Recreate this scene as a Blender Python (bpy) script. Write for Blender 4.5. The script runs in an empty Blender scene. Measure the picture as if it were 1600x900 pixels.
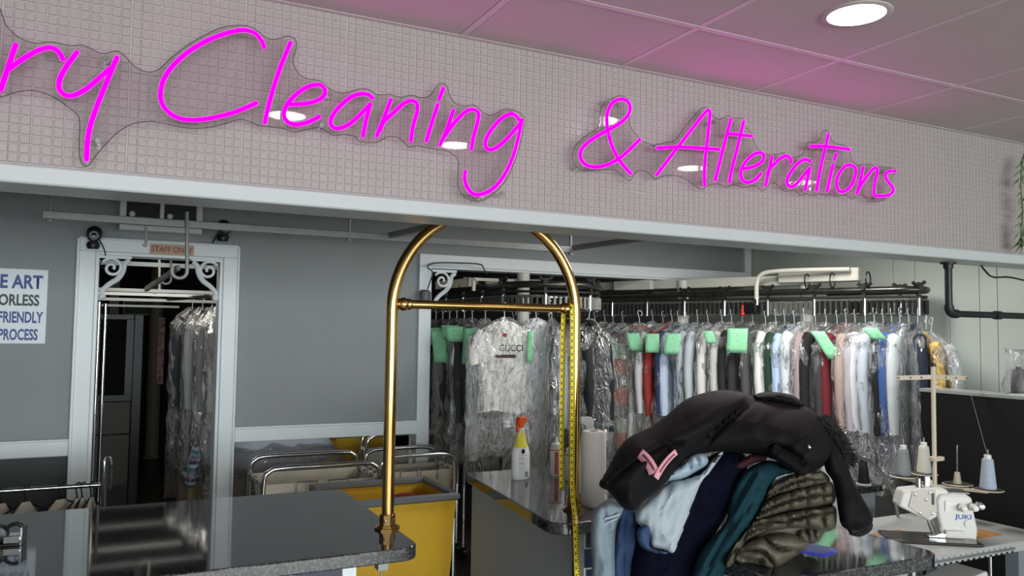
import bpy, math, random
import numpy as np
from mathutils import Vector, Matrix, noise
from mathutils.geometry import delaunay_2d_cdt
random.seed(7)
S = bpy.context.scene
COL = S.collection

# ---------------------------------------------------------------- camera
F = 1257.3
CAM = np.array([0.0, 0.0, 1.65])
_y, _p, _r = math.radians(26.617), math.radians(3.074), math.radians(0.795)
_f = np.array([math.sin(_y)*math.cos(_p), math.cos(_y)*math.cos(_p), math.sin(_p)])
_r0 = np.array([math.cos(_y), -math.sin(_y), 0.0]); _u0 = np.cross(_r0, _f)
CR = math.cos(_r)*_r0 + math.sin(_r)*_u0
CU = -math.sin(_r)*_r0 + math.cos(_r)*_u0
CF = _f
cam = bpy.data.cameras.new('camera'); cam.sensor_width = 36; cam.lens = F/1600*36; cam.clip_start = 0.05
co = bpy.data.objects.new('camera', cam); COL.objects.link(co)
co.matrix_world = Matrix(((CR[0], CU[0], -CF[0], CAM[0]), (CR[1], CU[1], -CF[1], CAM[1]), (CR[2], CU[2], -CF[2], CAM[2]), (0, 0, 0, 1)))
S.camera = co

# ---------------------------------------------------------------- world, lights, exposure
S.view_settings.view_transform = 'Standard'; S.view_settings.look = 'None'
S.view_settings.gamma = 1.0; S.view_settings.use_curve_mapping = False
S.view_settings.exposure = 0.0
S.cycles.transparent_max_bounces = 24
W = bpy.data.worlds.new('daylight'); S.world = W; W.use_nodes = True
W.node_tree.nodes['Background'].inputs[0].default_value = (0.80, 0.90, 1.0, 1)
W.node_tree.nodes['Background'].inputs[1].default_value = 0.30
def area_light(name, loc, rot, sx, sy, power, col):
    l = bpy.data.lights.new(name, 'AREA'); l.shape = 'RECTANGLE'; l.size = sx; l.size_y = sy; l.energy = power; l.color = col
    o = bpy.data.objects.new(name, l); COL.objects.link(o); o.location = loc; o.rotation_euler = rot
    return o
# daylight through the storefront glazing behind the photographer (window bays between mullions)
for k, x in enumerate((-4.2, -1.6, 1.0, 3.4)):
    area_light('storefront_daylight', (x, -6.8, 1.6), (math.radians(90), 0, 0), 2.3, 1.9, 205, (0.92, 0.98, 1.0))
# unseen fill lights added to brighten the back room and the conveyor garments
area_light('back_room_fill', (0.3, 5.95, 2.56), (0, 0, 0), 1.2, 0.3, 13, (1.0, 0.95, 0.86))
area_light('conveyor_fill', (3.3, 3.4, 2.55), (0, 0, 0), 1.4, 0.4, 40, (1.0, 0.97, 0.92))

# ---------------------------------------------------------------- helpers
def ray(x, y): return (x-800)/F*CR - (y-450)/F*CU + CF
def U(x, y, ax, v):
    "point where the sight line through photo pixel x,y meets the real plane ax=v"
    d = ray(x, y); i = 'XYZ'.index(ax); t = (v-CAM[i])/d[i]
    return Vector(CAM+t*d)
def D(x, y, d): return Vector(CAM+ray(x, y)*d)
def PX(p):
    q = np.array(p)-CAM; z = q@CF
    return 800+F*(q@CR)/z, 450-F*(q@CU)/z
def zz(pts, ox, oy, s): return [(ox+a/s, oy+b/s) for a, b in pts]
def lin(h):
    h = h.lstrip('#'); o = []
    for i in (0, 2, 4):
        v = int(h[i:i+2], 16)/255
        o.append(v/12.92 if v <= 0.04045 else ((v+0.055)/1.055)**2.4)
    return (*o, 1)
MC = {}
def mat(name, col, rough=0.5, metal=0.0, var=0.0, scale=20, bump=0.0, bscale=60, emit=None, es=0, stretch=None, spec=0.5, coat=0, sheen=0):
    if name in MC: return MC[name]
    m = bpy.data.materials.new(name); m.use_nodes = True; nt = m.node_tree; b = nt.nodes['Principled BSDF']
    c = lin(col) if isinstance(col, str) else (*col, 1)
    b.inputs['Base Color'].default_value = c; b.inputs['Roughness'].default_value = rough; b.inputs['Metallic'].default_value = metal
    b.inputs['Specular IOR Level'].default_value = spec; b.inputs['Coat Weight'].default_value = coat
    if sheen: b.inputs['Sheen Weight'].default_value = sheen
    if emit: b.inputs['Emission Color'].default_value = lin(emit) if isinstance(emit, str) else (*emit, 1); b.inputs['Emission Strength'].default_value = es
    tc = nt.nodes.new('ShaderNodeTexCoord'); mp = nt.nodes.new('ShaderNodeMapping'); nt.links.new(tc.outputs['Object'], mp.inputs[0])
    if stretch: mp.inputs['Scale'].default_value = stretch
    if var:
        n = nt.nodes.new('ShaderNodeTexNoise'); n.inputs['Scale'].default_value = scale; n.inputs['Detail'].default_value = 5
        nt.links.new(mp.outputs[0], n.inputs['Vector'])
        r = nt.nodes.new('ShaderNodeValToRGB'); r.color_ramp.elements[0].position = 0.3; r.color_ramp.elements[1].position = 0.7
        r.color_ramp.elements[0].color = tuple(max(0, v*(1-var)) for v in c[:3])+(1,); r.color_ramp.elements[1].color = tuple(min(1, v*(1+var)) for v in c[:3])+(1,)
        nt.links.new(n.outputs['Fac'], r.inputs[0]); nt.links.new(r.outputs[0], b.inputs['Base Color'])
    if bump:
        n2 = nt.nodes.new('ShaderNodeTexNoise'); n2.inputs['Scale'].default_value = bscale; n2.inputs['Detail'].default_value = 4
        nt.links.new(mp.outputs[0], n2.inputs['Vector'])
        bp = nt.nodes.new('ShaderNodeBump'); bp.inputs['Strength'].default_value = bump; bp.inputs['Distance'].default_value = 0.01
        nt.links.new(n2.outputs['Fac'], bp.inputs['Height']); nt.links.new(bp.outputs[0], b.inputs['Normal'])
    MC[name] = m; return m
def film(name, haze=0.10, gloss=0.30, tint=(1, 1, 1), bstr=1.4, scale=(15, 15, 5), rough=0.07):
    "thin clear plastic film: see-through, with sharp crinkled highlights and a little haze"
    if name in MC: return MC[name]
    m = bpy.data.materials.new(name); m.use_nodes = True; nt = m.node_tree; nt.nodes.clear()
    N = nt.nodes.new; L = nt.links.new
    out = N('ShaderNodeOutputMaterial'); tr = N('ShaderNodeBsdfTransparent'); gl = N('ShaderNodeBsdfGlossy'); df = N('ShaderNodeBsdfDiffuse')
    tr.inputs[0].default_value = (*[0.99*t for t in tint], 1); gl.inputs['Roughness'].default_value = rough; gl.inputs[0].default_value = (1, 1, 1, 1)
    df.inputs[0].default_value = (0.85, 0.87, 0.88, 1)
    tc = N('ShaderNodeTexCoord'); mp = N('ShaderNodeMapping'); mp.inputs['Scale'].default_value = scale; L(tc.outputs['Object'], mp.inputs[0])
    mp.inputs['Rotation'].default_value = (0.15, 0.35, 0)
    n = N('ShaderNodeTexNoise'); n.inputs['Scale'].default_value = 1.6; n.inputs['Detail'].default_value = 5; n.inputs['Distortion'].default_value = 1.6; L(mp.outputs[0], n.inputs['Vector'])
    bp = N('ShaderNodeBump'); bp.inputs['Strength'].default_value = bstr; bp.inputs['Distance'].default_value = 0.03; L(n.outputs['Fac'], bp.inputs['Height'])
    L(bp.outputs[0], gl.inputs['Normal'])
    lw = N('ShaderNodeLayerWeight'); lw.inputs[0].default_value = gloss; L(bp.outputs[0], lw.inputs['Normal'])
    mn = N('ShaderNodeMath'); mn.operation = 'MULTIPLY_ADD'; mn.inputs[1].default_value = 0.75; mn.inputs[2].default_value = 0.075; L(lw.outputs['Fresnel'], mn.inputs[0])
    m1 = N('ShaderNodeMixShader'); m1.inputs[0].default_value = haze; L(tr.outputs[0], m1.inputs[1]); L(df.outputs[0], m1.inputs[2])
    m2 = N('ShaderNodeMixShader'); L(mn.outputs[0], m2.inputs[0]); L(m1.outputs[0], m2.inputs[1]); L(gl.outputs[0], m2.inputs[2])
    L(m2.outputs[0], out.inputs[0]); MC[name] = m; return m

def link(name, me, parent=None):
    o = bpy.data.objects.new(name, me); COL.objects.link(o)
    if parent: o.parent = parent
    return o
def tag(o, label=None, cat=None, group=None, kind=None):
    if label: o['label'] = label
    if cat: o['category'] = cat
    if group: o['group'] = group
    if kind: o['kind'] = kind
    return o
def thing(name, label, cat, loc=(0, 0, 0), rz=0, group=None):
    o = bpy.data.objects.new(name, None); COL.objects.link(o); o.location = loc; o.rotation_euler = (0, 0, rz); o.empty_display_size = 0.05
    return tag(o, label, cat, group)
def worldloc(o):
    v = Vector((0, 0, 0))
    while o: v += o.location; o = o.parent
    return v
def catmull(pts, n=8, closed=False):
    P = [Vector(p) if len(p) == 3 else Vector((p[0], p[1], 0)) for p in pts]; k = len(P); out = []
    for i in range(k if closed else k-1):
        if closed: a, b, c, d = P[(i-1) % k], P[i], P[(i+1) % k], P[(i+2) % k]
        else: a, b, c, d = P[max(i-1, 0)], P[i], P[i+1], P[min(i+2, k-1)]
        for j in range(n):
            t = j/n; t2 = t*t; t3 = t2*t
            out.append(0.5*((2*b)+(c-a)*t+(2*a-5*b+4*c-d)*t2+(3*b-3*c+d-a)*t3))
    if not closed: out.append(P[-1])
    return out
class MB:
    def __init__(s): s.v = []; s.f = []
    def add(s, v, f):
        k = len(s.v); s.v += [Vector(p) for p in v]; s.f += [tuple(i+k for i in q) for q in f]; return s
    def box(s, a, b):
        x0, y0, z0 = a; x1, y1, z1 = b
        return s.add([(x0, y0, z0), (x1, y0, z0), (x1, y1, z0), (x0, y1, z0), (x0, y0, z1), (x1, y0, z1), (x1, y1, z1), (x0, y1, z1)],
                     [(0, 3, 2, 1), (4, 5, 6, 7), (0, 1, 5, 4), (1, 2, 6, 5), (2, 3, 7, 6), (3, 0, 4, 7)])
    def cbox(s, c, h): return s.box([c[i]-h[i] for i in range(3)], [c[i]+h[i] for i in range(3)])
    def obox(s, c, ex, ey, ez):
        c, ex, ey, ez = Vector(c), Vector(ex), Vector(ey), Vector(ez)
        return s.add([c+a*ex+b*ey+d*ez for d in (-1, 1) for a, b in ((-1, -1), (1, -1), (1, 1), (-1, 1))],
                     [(0, 3, 2, 1), (4, 5, 6, 7), (0, 1, 5, 4), (1, 2, 6, 5), (2, 3, 7, 6), (3, 0, 4, 7)])
    def bar(s, a, b, w, h, up=(0, 0, 1)):
        a, b = Vector(a), Vector(b); d = (b-a); L = d.length/2; d.normalize(); sx = d.cross(Vector(up)).normalized(); uz = sx.cross(d)
        return s.obox((a+b)/2, d*L, sx*w/2, uz*h/2)
    def tube(s, path, r, n=8, cap=True, closed=False, flat=None):
        P = [Vector(p) for p in path]; m = len(P); R = r if isinstance(r, (list, tuple)) else [r]*m
        T = []
        for i in range(m):
            if closed: t = P[(i+1) % m]-P[(i-1) % m]
            else: t = P[min(i+1, m-1)]-P[max(i-1, 0)]
            T.append(t.normalized() if t.length > 1e-9 else Vector((0, 0, 1)))
        a = Vector((0, 0, 1)) if abs(T[0].z) < 0.9 else Vector((1, 0, 0))
        nrm = (a-T[0]*a.dot(T[0])).normalized(); vs = []
        for i in range(m):
            nrm = nrm-T[i]*nrm.dot(T[i])
            if nrm.length < 1e-6: nrm = T[i].orthogonal()
            nrm.normalize(); bn = T[i].cross(nrm)
            for k in range(n):
                w = 2*math.pi*k/n; vs.append(P[i]+(nrm*math.cos(w)+bn*math.sin(w)*(flat or 1))*R[i])
        fs = []
        for i in range(m if closed else m-1):
            i2 = (i+1) % m
            for k in range(n): fs.append((i*n+k, i*n+(k+1) % n, i2*n+(k+1) % n, i2*n+k))
        if cap and not closed: fs.append(tuple(range(n))[::-1]); fs.append(tuple((m-1)*n+k for k in range(n)))
        return s.add(vs, fs)
    def cyl(s, a, b, r, n=16, r2=None): return s.tube([a, b], [r, r if r2 is None else r2], n)
    def lathe(s, prof, c, n=20, ax=(0, 0, 1), sy=1.0):
        "prof: list of (radius, height) revolved about axis ax through c"
        z = Vector(ax).normalized(); x = z.orthogonal().normalized() if abs(z.z) < 0.99 else Vector((1, 0, 0)); y = z.cross(x); c = Vector(c); vs = []; fs = []
        for r, h in prof:
            for k in range(n):
                w = 2*math.pi*k/n; vs.append(c+z*h+x*(r*math.cos(w))+y*(r*sy*math.sin(w)))
        for i in range(len(prof)-1):
            for k in range(n): fs.append((i*n+k, i*n+(k+1) % n, (i+1)*n+(k+1) % n, (i+1)*n+k))
        fs.append(tuple(range(n))[::-1]); fs.append(tuple((len(prof)-1)*n+k for k in range(n)))
        return s.add(vs, fs)
    def prism(s, pts, d):
        "closed polygon (3D points) pushed along vector d"
        P = [Vector(p) for p in pts]; n = len(P); d = Vector(d)
        return s.add(P+[p+d for p in P], [tuple(range(n)), tuple(range(2*n-1, n-1, -1))]+[(i, i+n, (i+1) % n+n, (i+1) % n) for i in range(n)])
    def sphere(s, c, r, n=12, m=8, sc=(1, 1, 1)):
        prof = [(max(1e-4, r*math.sin(math.pi*i/m)), -r*math.cos(math.pi*i/m)) for i in range(m+1)]
        k = len(s.v); s.lathe(prof, (0, 0, 0), n)
        for i in range(k, len(s.v)): v = s.v[i]; s.v[i] = Vector((v.x*sc[0]+c[0], v.y*sc[1]+c[1], v.z*sc[2]+c[2]))
        return s
    def grid(s, rows):
        m = len(rows); n = len(rows[0])
        return s.add([p for r in rows for p in r], [(i*n+j, i*n+j+1, (i+1)*n+j+1, (i+1)*n+j) for i in range(m-1) for j in range(n-1)])
    def mesh(s, name, off=(0, 0, 0), smooth=40):
        me = bpy.data.meshes.new(name); off = Vector(off)
        me.from_pydata([tuple(p-off) for p in s.v], [], s.f); me.validate(); me.update()
        if smooth:
            me.shade_smooth(); me.set_sharp_from_angle(angle=math.radians(smooth))
        return me
    def build(s, name, m, parent=None, local=False, smooth=40, bevel=0, seg=2, label=None):
        off = worldloc(parent) if (parent and not local) else (0, 0, 0)
        me = s.mesh(name, off, smooth); me.materials.append(m)
        o = link(name, me, parent)
        if bevel:
            b = o.modifiers.new('bevel', 'BEVEL'); b.width = bevel; b.segments = seg; b.limit_method = 'ANGLE'; b.angle_limit = math.radians(35)
        if label: o['label'] = label
        return o
    def solo(s, name, m, label, cat, group=None, **k):
        "one-mesh thing with its origin at its base centre"
        lo = Vector((min(v.x for v in s.v), min(v.y for v in s.v), min(v.z for v in s.v))); hi = Vector((max(v.x for v in s.v), max(v.y for v in s.v), 0))
        c = Vector(((lo.x+hi.x)/2, (lo.y+hi.y)/2, lo.z))
        for i in range(len(s.v)): s.v[i] = s.v[i]-c
        o = s.build(name, m, None, **k); o.location = c
        return tag(o, label, cat, group)
def struct(mb, name, m, **k): return tag(mb.build(name, m, None, **k), kind='structure')
def text(name, body, m, parent, o, ex, ez, w, h, depth=0.0006, bold=0.0):
    "flat lettering fitted to a w x h box whose lower-left corner is o (world), along ex / ez"
    c = bpy.data.curves.new(name, 'FONT'); c.body = body; c.size = 1; c.offset = bold; c.resolution_u = 3
    t = bpy.data.objects.new('tmp', c); COL.objects.link(t); dg = bpy.context.evaluated_depsgraph_get()
    me = bpy.data.meshes.new_from_object(t.evaluated_get(dg)); bpy.data.objects.remove(t)
    vs = [v.co.copy() for v in me.vertices]; x0 = min(v.x for v in vs); x1 = max(v.x for v in vs); y0 = min(v.y for v in vs); y1 = max(v.y for v in vs)
    off = worldloc(parent) if parent else Vector((0, 0, 0)); ex = Vector(ex); ez = Vector(ez); o = Vector(o)
    for v, q in zip(me.vertices, vs): v.co = o-off+ex*((q.x-x0)/(x1-x0)*w)+ez*((q.y-y0)/(y1-y0)*h)
    me.materials.clear(); me.materials.append(m); me.name = name
    return link(name, me, parent)

def fbm(p, f, o=3):
    return noise.fractal(Vector(p)*f, 0.6, 2.0, o, noise_basis='PERLIN_ORIGINAL')
def inflate(name, outline, depth, m, parent, front=0.05, back=0.05, R=30, step=6, seams=(), sw=8, sdepth=0.6, wr=0.0, wf=0.02, wdir=0.0, wst=3.0, smooth_n=5, ridged=True, seed=0, power=0.5):
    """cloth body: outline (photo pixels) laid out at true depth, rounded front and back.
    depth(x,y) metres from the lens plane; front/back bulge in metres; R rounding in pixels; seams sink; wr = wrinkle height"""
    if not callable(depth): d0 = depth; depth = lambda x, y: d0
    sm = catmull(outline, smooth_n, True)
    # resample
    B = [sm[0]]
    for p in sm[1:]:
        if (p-B[-1]).length >= step*0.8: B.append(p)
    if (B[-1]-B[0]).length < step*0.5: B.pop()
    b = np.array([(p.x, p.y) for p in B]); n = len(b); e0 = b; e1 = np.roll(b, -1, 0)
    xs = np.arange(b[:, 0].min(), b[:, 0].max(), step); ys = np.arange(b[:, 1].min(), b[:, 1].max(), step*0.87)
    g = np.array([(x+(step/2 if j % 2 else 0), y) for j, y in enumerate(ys) for x in xs])
    def segdist(p, a, c):
        ab = c-a; L = (ab**2).sum(-1)+1e-9
        t = np.clip(((p[:, None, :]-a[None])*ab[None]).sum(-1)/L[None], 0, 1)
        return np.sqrt(((p[:, None, :]-(a[None]+t[..., None]*ab[None]))**2).sum(-1)).min(1)
    ins = np.zeros(len(g), bool)
    for (ax, ay), (bx, by) in zip(e0, e1):
        c = ((ay > g[:, 1]) != (by > g[:, 1])) & (g[:, 0] < (bx-ax)*(g[:, 1]-ay)/((by-ay) if abs(by-ay) > 1e-9 else 1e-9)+ax); ins ^= c
    g = g[ins]
    if len(g): g = g[segdist(g, e0, e1) > step*0.45]
    pts = np.vstack([b, g]) if len(g) else b
    V, E, Fc, *_ = delaunay_2d_cdt([Vector(p) for p in pts], [(i, (i+1) % n) for i in range(n)], [], 1, 1e-5)
    P = np.array([(v.x, v.y) for v in V]); dist = segdist(P, e0, e1)
    t = np.clip(dist/R, 0, 1); h = (1-(1-t)**2)**power
    sf = np.ones(len(P))
    for sl in seams:
        sdp = sdepth
        if isinstance(sl[0], list): sl, sdp = sl[0], sl[1]
        a = np.array([(q.x, q.y) for q in catmull(sl, 5)]); ds = segdist(P, a[:-1], a[1:])
        sf = np.minimum(sf, 1-sdp*np.exp(-(ds/sw)**2))
    cw, sn = math.cos(wdir), math.sin(wdir); vf = []; vb = []
    for i, (x, y) in enumerate(P):
        w = 0
        if wr:
            q = Vector(((x*cw+y*sn)*wf/wst, (-x*sn+y*cw)*wf, seed*3.7))
            w = noise.noise(q*1.0)+0.5*noise.noise(q*2.3)
            if ridged: w = 0.55-abs(w)*1.6
        d = depth(x, y)
        vf.append(D(x, y, d-front*h[i]*sf[i]-wr*w*min(1, h[i]*1.2))); vb.append(D(x, y, d+back*h[i]))
    edge = dist < 1e-3; k = len(P); mb = MB(); idx = {}; vs = list(vf); bi = []
    for i in range(k):
        if edge[i]: bi.append(i)
        else: bi.append(len(vs)); vs.append(vb[i])
    fs = []
    for f in Fc:
        f = list(f); a, c, d2 = (P[f[0]], P[f[1]], P[f[2]]); cr = (c[0]-a[0])*(d2[1]-a[1])-(c[1]-a[1])*(d2[0]-a[0])
        if cr > 0: f = f[::-1]
        fs.append(tuple(f)); fs.append(tuple(bi[j] for j in f[::-1]))
    mb.add(vs, fs)
    return mb
# ---------------------------------------------------------------- materials
M_wall = mat('grey_wall_paint', '#8d9293', 0.6, var=0.03, scale=3, bump=0.03, bscale=180)
M_dado = mat('charcoal_dado', '#4a4d4e', 0.6, var=0.04, scale=3)  # even darker grey for the panel below the left rail
M_trim = mat('white_trim_paint', '#dfe6e8', 0.35, var=0.015, scale=6)
M_ceil = mat('ceiling_tile', '#b7afab', 0.8, var=0.03, scale=4, bump=0.05, bscale=300)
M_grid = mat('ceiling_grid', '#c2bbb8', 0.5)
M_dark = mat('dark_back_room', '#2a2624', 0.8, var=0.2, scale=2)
M_tile = mat('mosaic_glaze', '#9e9694', 0.22, var=0.02, scale=3, bump=0.04, bscale=25)
M_grout = mat('white_grout', '#a59d9a', 0.6, var=0.03, scale=8)
M_panel = mat('white_wall_panel', '#b3bab3', 0.45, var=0.02, scale=2)
M_chrome = mat('chrome', '#d8dadc', 0.12, 1.0)
M_steel = mat('brushed_steel', '#9a9c9c', 0.35, 1.0, var=0.1, scale=30)
M_black = mat('black_plastic', '#0c0c0d', 0.4)
M_brass = mat('polished_brass', '#cfa767', 0.15, 1.0, var=0.06, scale=6)
def floor_mat():
    m = mat('dark_plank_floor', '#3a3632', 0.35, var=0.35, scale=4, stretch=(8, 1, 1), bump=0.05, bscale=30); return m
M_floor = floor_mat()

# ---------------------------------------------------------------- structure
struct(MB().box((-4, 2.4, -0.1), (4.87, 14, 0)), 'floor', M_floor)
struct(MB().box((-4, -7, -0.1), (4.87, 2.4, 0)), 'floor_front', mat('pale_bounce_floor', '#b9b6b0', 0.4, var=0.05, scale=3))  # unseen front floor, made pale to bounce light onto the ceiling
WY = 5.2
wb = MB()
wb.box((-4, WY, 1.0), (-0.06, WY+0.12, 2.6)).box((-0.06, WY, 2.075), (0.605, WY+0.12, 2.6)).box((0.605, WY, 1.0), (1.93, WY+0.12, 2.6)).box((1.93, WY, 2.09), (4.83, WY+0.12, 2.6))
struct(wb, 'wall_back', M_wall)
struct(MB().box((-4, WY+0.01, 0), (-0.07, WY+0.11, 0.99)), 'wall_dado', M_dado)
struct(MB().box((-4.1, -7, 0), (-4, 14, 2.7)), 'wall_left', M_wall)
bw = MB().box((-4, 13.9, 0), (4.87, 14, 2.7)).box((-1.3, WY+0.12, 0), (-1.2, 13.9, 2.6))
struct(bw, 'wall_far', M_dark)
n = [0]
def trim(mb, bevel=0.004, m=None):
    n[0] += 1; return struct(mb, 'trim_%d' % n[0], m or M_trim, bevel=bevel)
def casing(x0, x1, z0, z1, y=WY): return MB().box((x0, y-0.028, z0), (x1, y+0.0, z1))
# door casing (each board with a raised outer bead and stepped inner edge)
trim(MB().box((-0.172, WY-0.028, 0), (-0.075, WY, 2.075)).box((-0.172, WY-0.036, 0), (-0.155, WY-0.026, 2.155)))
trim(MB().box((0.62, WY-0.028, 0), (0.715, WY, 2.075)).box((0.70, WY-0.036, 0), (0.715, WY-0.026, 2.155)))
trim(MB().box((-0.172, WY-0.028, 2.075), (0.715, WY, 2.155)).box((-0.172, WY-0.036, 2.142), (0.715, WY-0.026, 2.155)))
trim(MB().box((-0.075, WY-0.02, 0), (-0.055, WY+0.13, 2.075)).box((0.60, WY-0.02, 0), (0.62, WY+0.13, 2.075)).box((-0.055, WY-0.02, 2.055), (0.60, WY+0.13, 2.075)))
# chair rails
trim(MB().box((-4, WY-0.03, 0.918), (-0.172, WY, 1.012)).box((-4, WY-0.036, 1.0), (-0.172, WY, 1.014)))
trim(MB().box((0.715, WY-0.03, 0.95), (1.89, WY+0.12, 1.04)).box((0.715, WY-0.036, 1.028), (1.89, WY, 1.043)))
# wide opening casing
trim(MB().box((1.886, WY-0.03, 0), (1.975, WY+0.12, 2.09)))
trim(MB().box((1.886, WY-0.03, 2.09), (4.86, WY+0.01, 2.172)).box((1.886, WY-0.02, 2.075), (4.86, WY+0.12, 2.09)))
trim(MB().box((4.795, WY-0.03, 2.172), (4.86, WY, 2.6)))
# right wall, cladding boards with open grooves
wr_ = struct(MB().box((4.885, -7, 0), (4.98, 14, 2.7)), 'wall_right', mat('groove_backing', '#b5b8b5', 0.7))  # plain pale grey backing behind the grooves
ys = [U(x, 500, 'X', 4.87).y for x in (1559, 1531, 1484, 1430, 1396, 1237, 1202, 1150)]
ys = [-7, -5, -3.2, -1.6, 0.2, 1.4, 2.3]+ys+[8.6, 10.2, 12, 14]
for a, b in zip(ys[:-1], ys[1:]):
    MB().box((4.868, a+0.002, 0), (4.886, b-0.002, 2.6)).build('panel', M_panel, wr_, bevel=0.002)
# ceiling: slab, lay-in tiles and T grid
CZ = 2.58
ce = struct(MB().box((-4.1, -7, 2.62), (4.98, 14, 2.7)), 'ceiling', mat('ceiling_deck', '#4a4644', 0.8))
gx = [0.97+0.605*k for k in range(-8, 7)]; gx = [-4]+gx+[4.868]; gy = [1.9-0.605*k for k in range(0, 8)][::-1]; gy = [-7, -5.0, -3.6]+gy+[2.318]
full = None
for i in range(len(gx)-1):
    for j in range(len(gy)-1):
        x0, x1, y0, y1 = gx[i]+0.014, gx[i+1]-0.014, gy[j]+0.014, gy[j+1]-0.014
        if x1-x0 < 0.02 or y1-y0 < 0.02: continue
        if abs((x1-x0)-0.577) < 0.004 and abs((y1-y0)-0.577) < 0.004:
            if full is None:
                full = MB().box((-0.2885, -0.2885, 0), (0.2885, 0.2885, 0.014)).mesh('ceiling_tile', smooth=0); full.materials.append(M_ceil)
            o = link('ceiling_tile', full, ce); o.location = ((x0+x1)/2, (y0+y1)/2, CZ+0.001)
        else: MB().box((x0, y0, CZ+0.001), (x1, y1, CZ+0.015)).build('ceiling_tile', M_ceil, ce, smooth=0)
for x in gx[1:-1]: MB().box((x-0.0115, -7, CZ), (x+0.0115, 2.318, CZ+0.012)).build('grid_bar', M_grid, ce, smooth=0)
for y in gy[1:-1]: MB().box((-4, y-0.0115, CZ-0.0005), (4.868, y+0.0115, CZ+0.011)).build('grid_bar', M_grid, ce, smooth=0)
MB().box((-4, 2.306, CZ-0.0005), (4.868, 2.33, CZ+0.002)).build('wall_angle', M_grid, ce, smooth=0)
MB().box((-4, 2.5, CZ+0.005), (4.868, 14, CZ+0.03)).build('rear_ceiling_board', mat('rear_ceiling', '#8a8886', 0.8), ce, smooth=0)
# header with mosaic cladding
HY = 2.33; HZ = 2.0
hd = struct(MB().box((-4, HY, HZ+0.03), (4.868, HY+0.16, CZ+0.03)), 'wall_header', M_grout)
trim(MB().box((-4, HY-0.012, HZ), (4.868, HY+0.17, HZ+0.048)), bevel=0.006, m=mat('header_trim_dimmed', '#b4bab9', 0.4, var=0.015, scale=6))  # trim white darkened in its colour to offset excess light on the header
P_ = 0.0241; tz0 = HZ+0.052; rows = 22
def tile_verts(x, z):
    a, b, t = 0.0107, 0.0094, 0.0028
    o = [(x-a, HY, z-a), (x+a, HY, z-a), (x+a, HY, z+a), (x-a, HY, z+a)]; i = [(x-b, HY-t, z-b), (x+b, HY-t, z-b), (x+b, HY-t, z+b), (x-b, HY-t, z+b)]
    return o+i, [(4, 5, 6, 7), (0, 1, 5, 4), (1, 2, 6, 5), (2, 3, 7, 6), (3, 0, 4, 7)]
vs, fs = tile_verts(0, 0); tm = MB().add([(v[0], v[1]-HY, v[2]) for v in vs], fs).mesh('mosaic_tile', smooth=0); tm.materials.append(M_tile)
rest = MB(); c0 = -0.262
for i in range(-24, 213):
    for j in range(rows):
        x = c0+(i+0.5)*P_+(0.0015 if i % 12 == 0 else 0); z = tz0+(j+0.5)*P_
        if z > CZ-0.008: continue
        if 0 <= i < 14:
            o = link('mosaic_tile', tm, hd); o.location = (x, HY-0.0004*((i*7+j*3) % 3), z); o.rotation_euler = (random.uniform(-.012, .012), 0, random.uniform(-.012, .012))
        else:
            if x > 4.86: continue
            vs, fs = tile_verts(x, z); tx = random.uniform(-.012, .012); tzz = random.uniform(-.012, .012)
            vs = [(p[0], p[1]+(p[2]-z)*tx+(p[0]-x)*tzz, p[2]) for p in vs]; rest.add(vs, fs)
o = rest.build('mosaic_field', M_tile, hd, smooth=0); o['kind'] = 'stuff'

# ---------------------------------------------------------------- ceiling downlights
M_led = mat('led_disc', '#ffffff', 0.5, emit=(1.0, 0.97, 0.93), es=14)
for k, (x, y) in enumerate([(1.905, 1.6), (0.668, 1.0), (1.53, 0.85), (2.90, 1.0), (3.75, 1.0)]):
    lb = ['round recessed ceiling downlight in view above the Alterations lettering', 'ceiling downlight above the first letters of the pink sign', 'ceiling downlight above the middle of Cleaning, out of frame',
          'ceiling downlight above the Alterations lettering, nearer the window', 'ceiling downlight nearest the right wall'][k]
    t = thing('ceiling_downlight', lb, 'ceiling light', (x, y, CZ), group='recessed downlights')
    MB().lathe([(0.080, 0.002), (0.080, -0.003), (0.094, -0.003), (0.098, -0.001), (0.098, 0.002)], (x, y, CZ), 40).build('trim_ring', M_ceil, t)
    MB().lathe([(0.0805, 0.001), (0.0805, -0.0028), (0.05, -0.0035), (0.001, -0.0035)], (x, y, CZ), 40).build('light_disc', M_led, t)

# ---------------------------------------------------------------- neon sign
M_neon = mat('pink_neon_tube', '#c00080', 0.9, spec=0.0, emit=(1.0, 0.0, 0.72), es=8.5)
M_neonb = mat('neon_silicone_back', '#e07ac0', 0.5)
def acrylic():
    m = bpy.data.materials.new('clear_acrylic'); m.use_nodes = True; nt = m.node_tree; nt.nodes.clear(); N = nt.nodes.new; L = nt.links.new
    out = N('ShaderNodeOutputMaterial'); tr = N('ShaderNodeBsdfTransparent'); tr.inputs[0].default_value = (0.965, 0.95, 0.958, 1)
    gl = N('ShaderNodeBsdfGlossy'); gl.inputs['Roughness'].default_value = 0.02; lw = N('ShaderNodeLayerWeight'); pw = N('ShaderNodeMath'); pw.operation = 'POWER'; pw.inputs[1].default_value = 5; L(lw.outputs['Facing'], pw.inputs[0])
    fr = N('ShaderNodeMath'); fr.operation = 'MULTIPLY_ADD'; fr.inputs[1].default_value = 0.9; fr.inputs[2].default_value = 0.045; L(pw.outputs[0], fr.inputs[0])
    mx = N('ShaderNodeMixShader'); L(fr.outputs[0], mx.inputs[0]); L(tr.outputs[0], mx.inputs[1]); L(gl.outputs[0], mx.inputs[2]); L(mx.outputs[0], out.inputs[0]); return m
M_acr = acrylic(); M_acre = mat('acrylic_edge', '#4d484a', 0.2)
SY = HY-0.055; TY = SY-0.012
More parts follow.
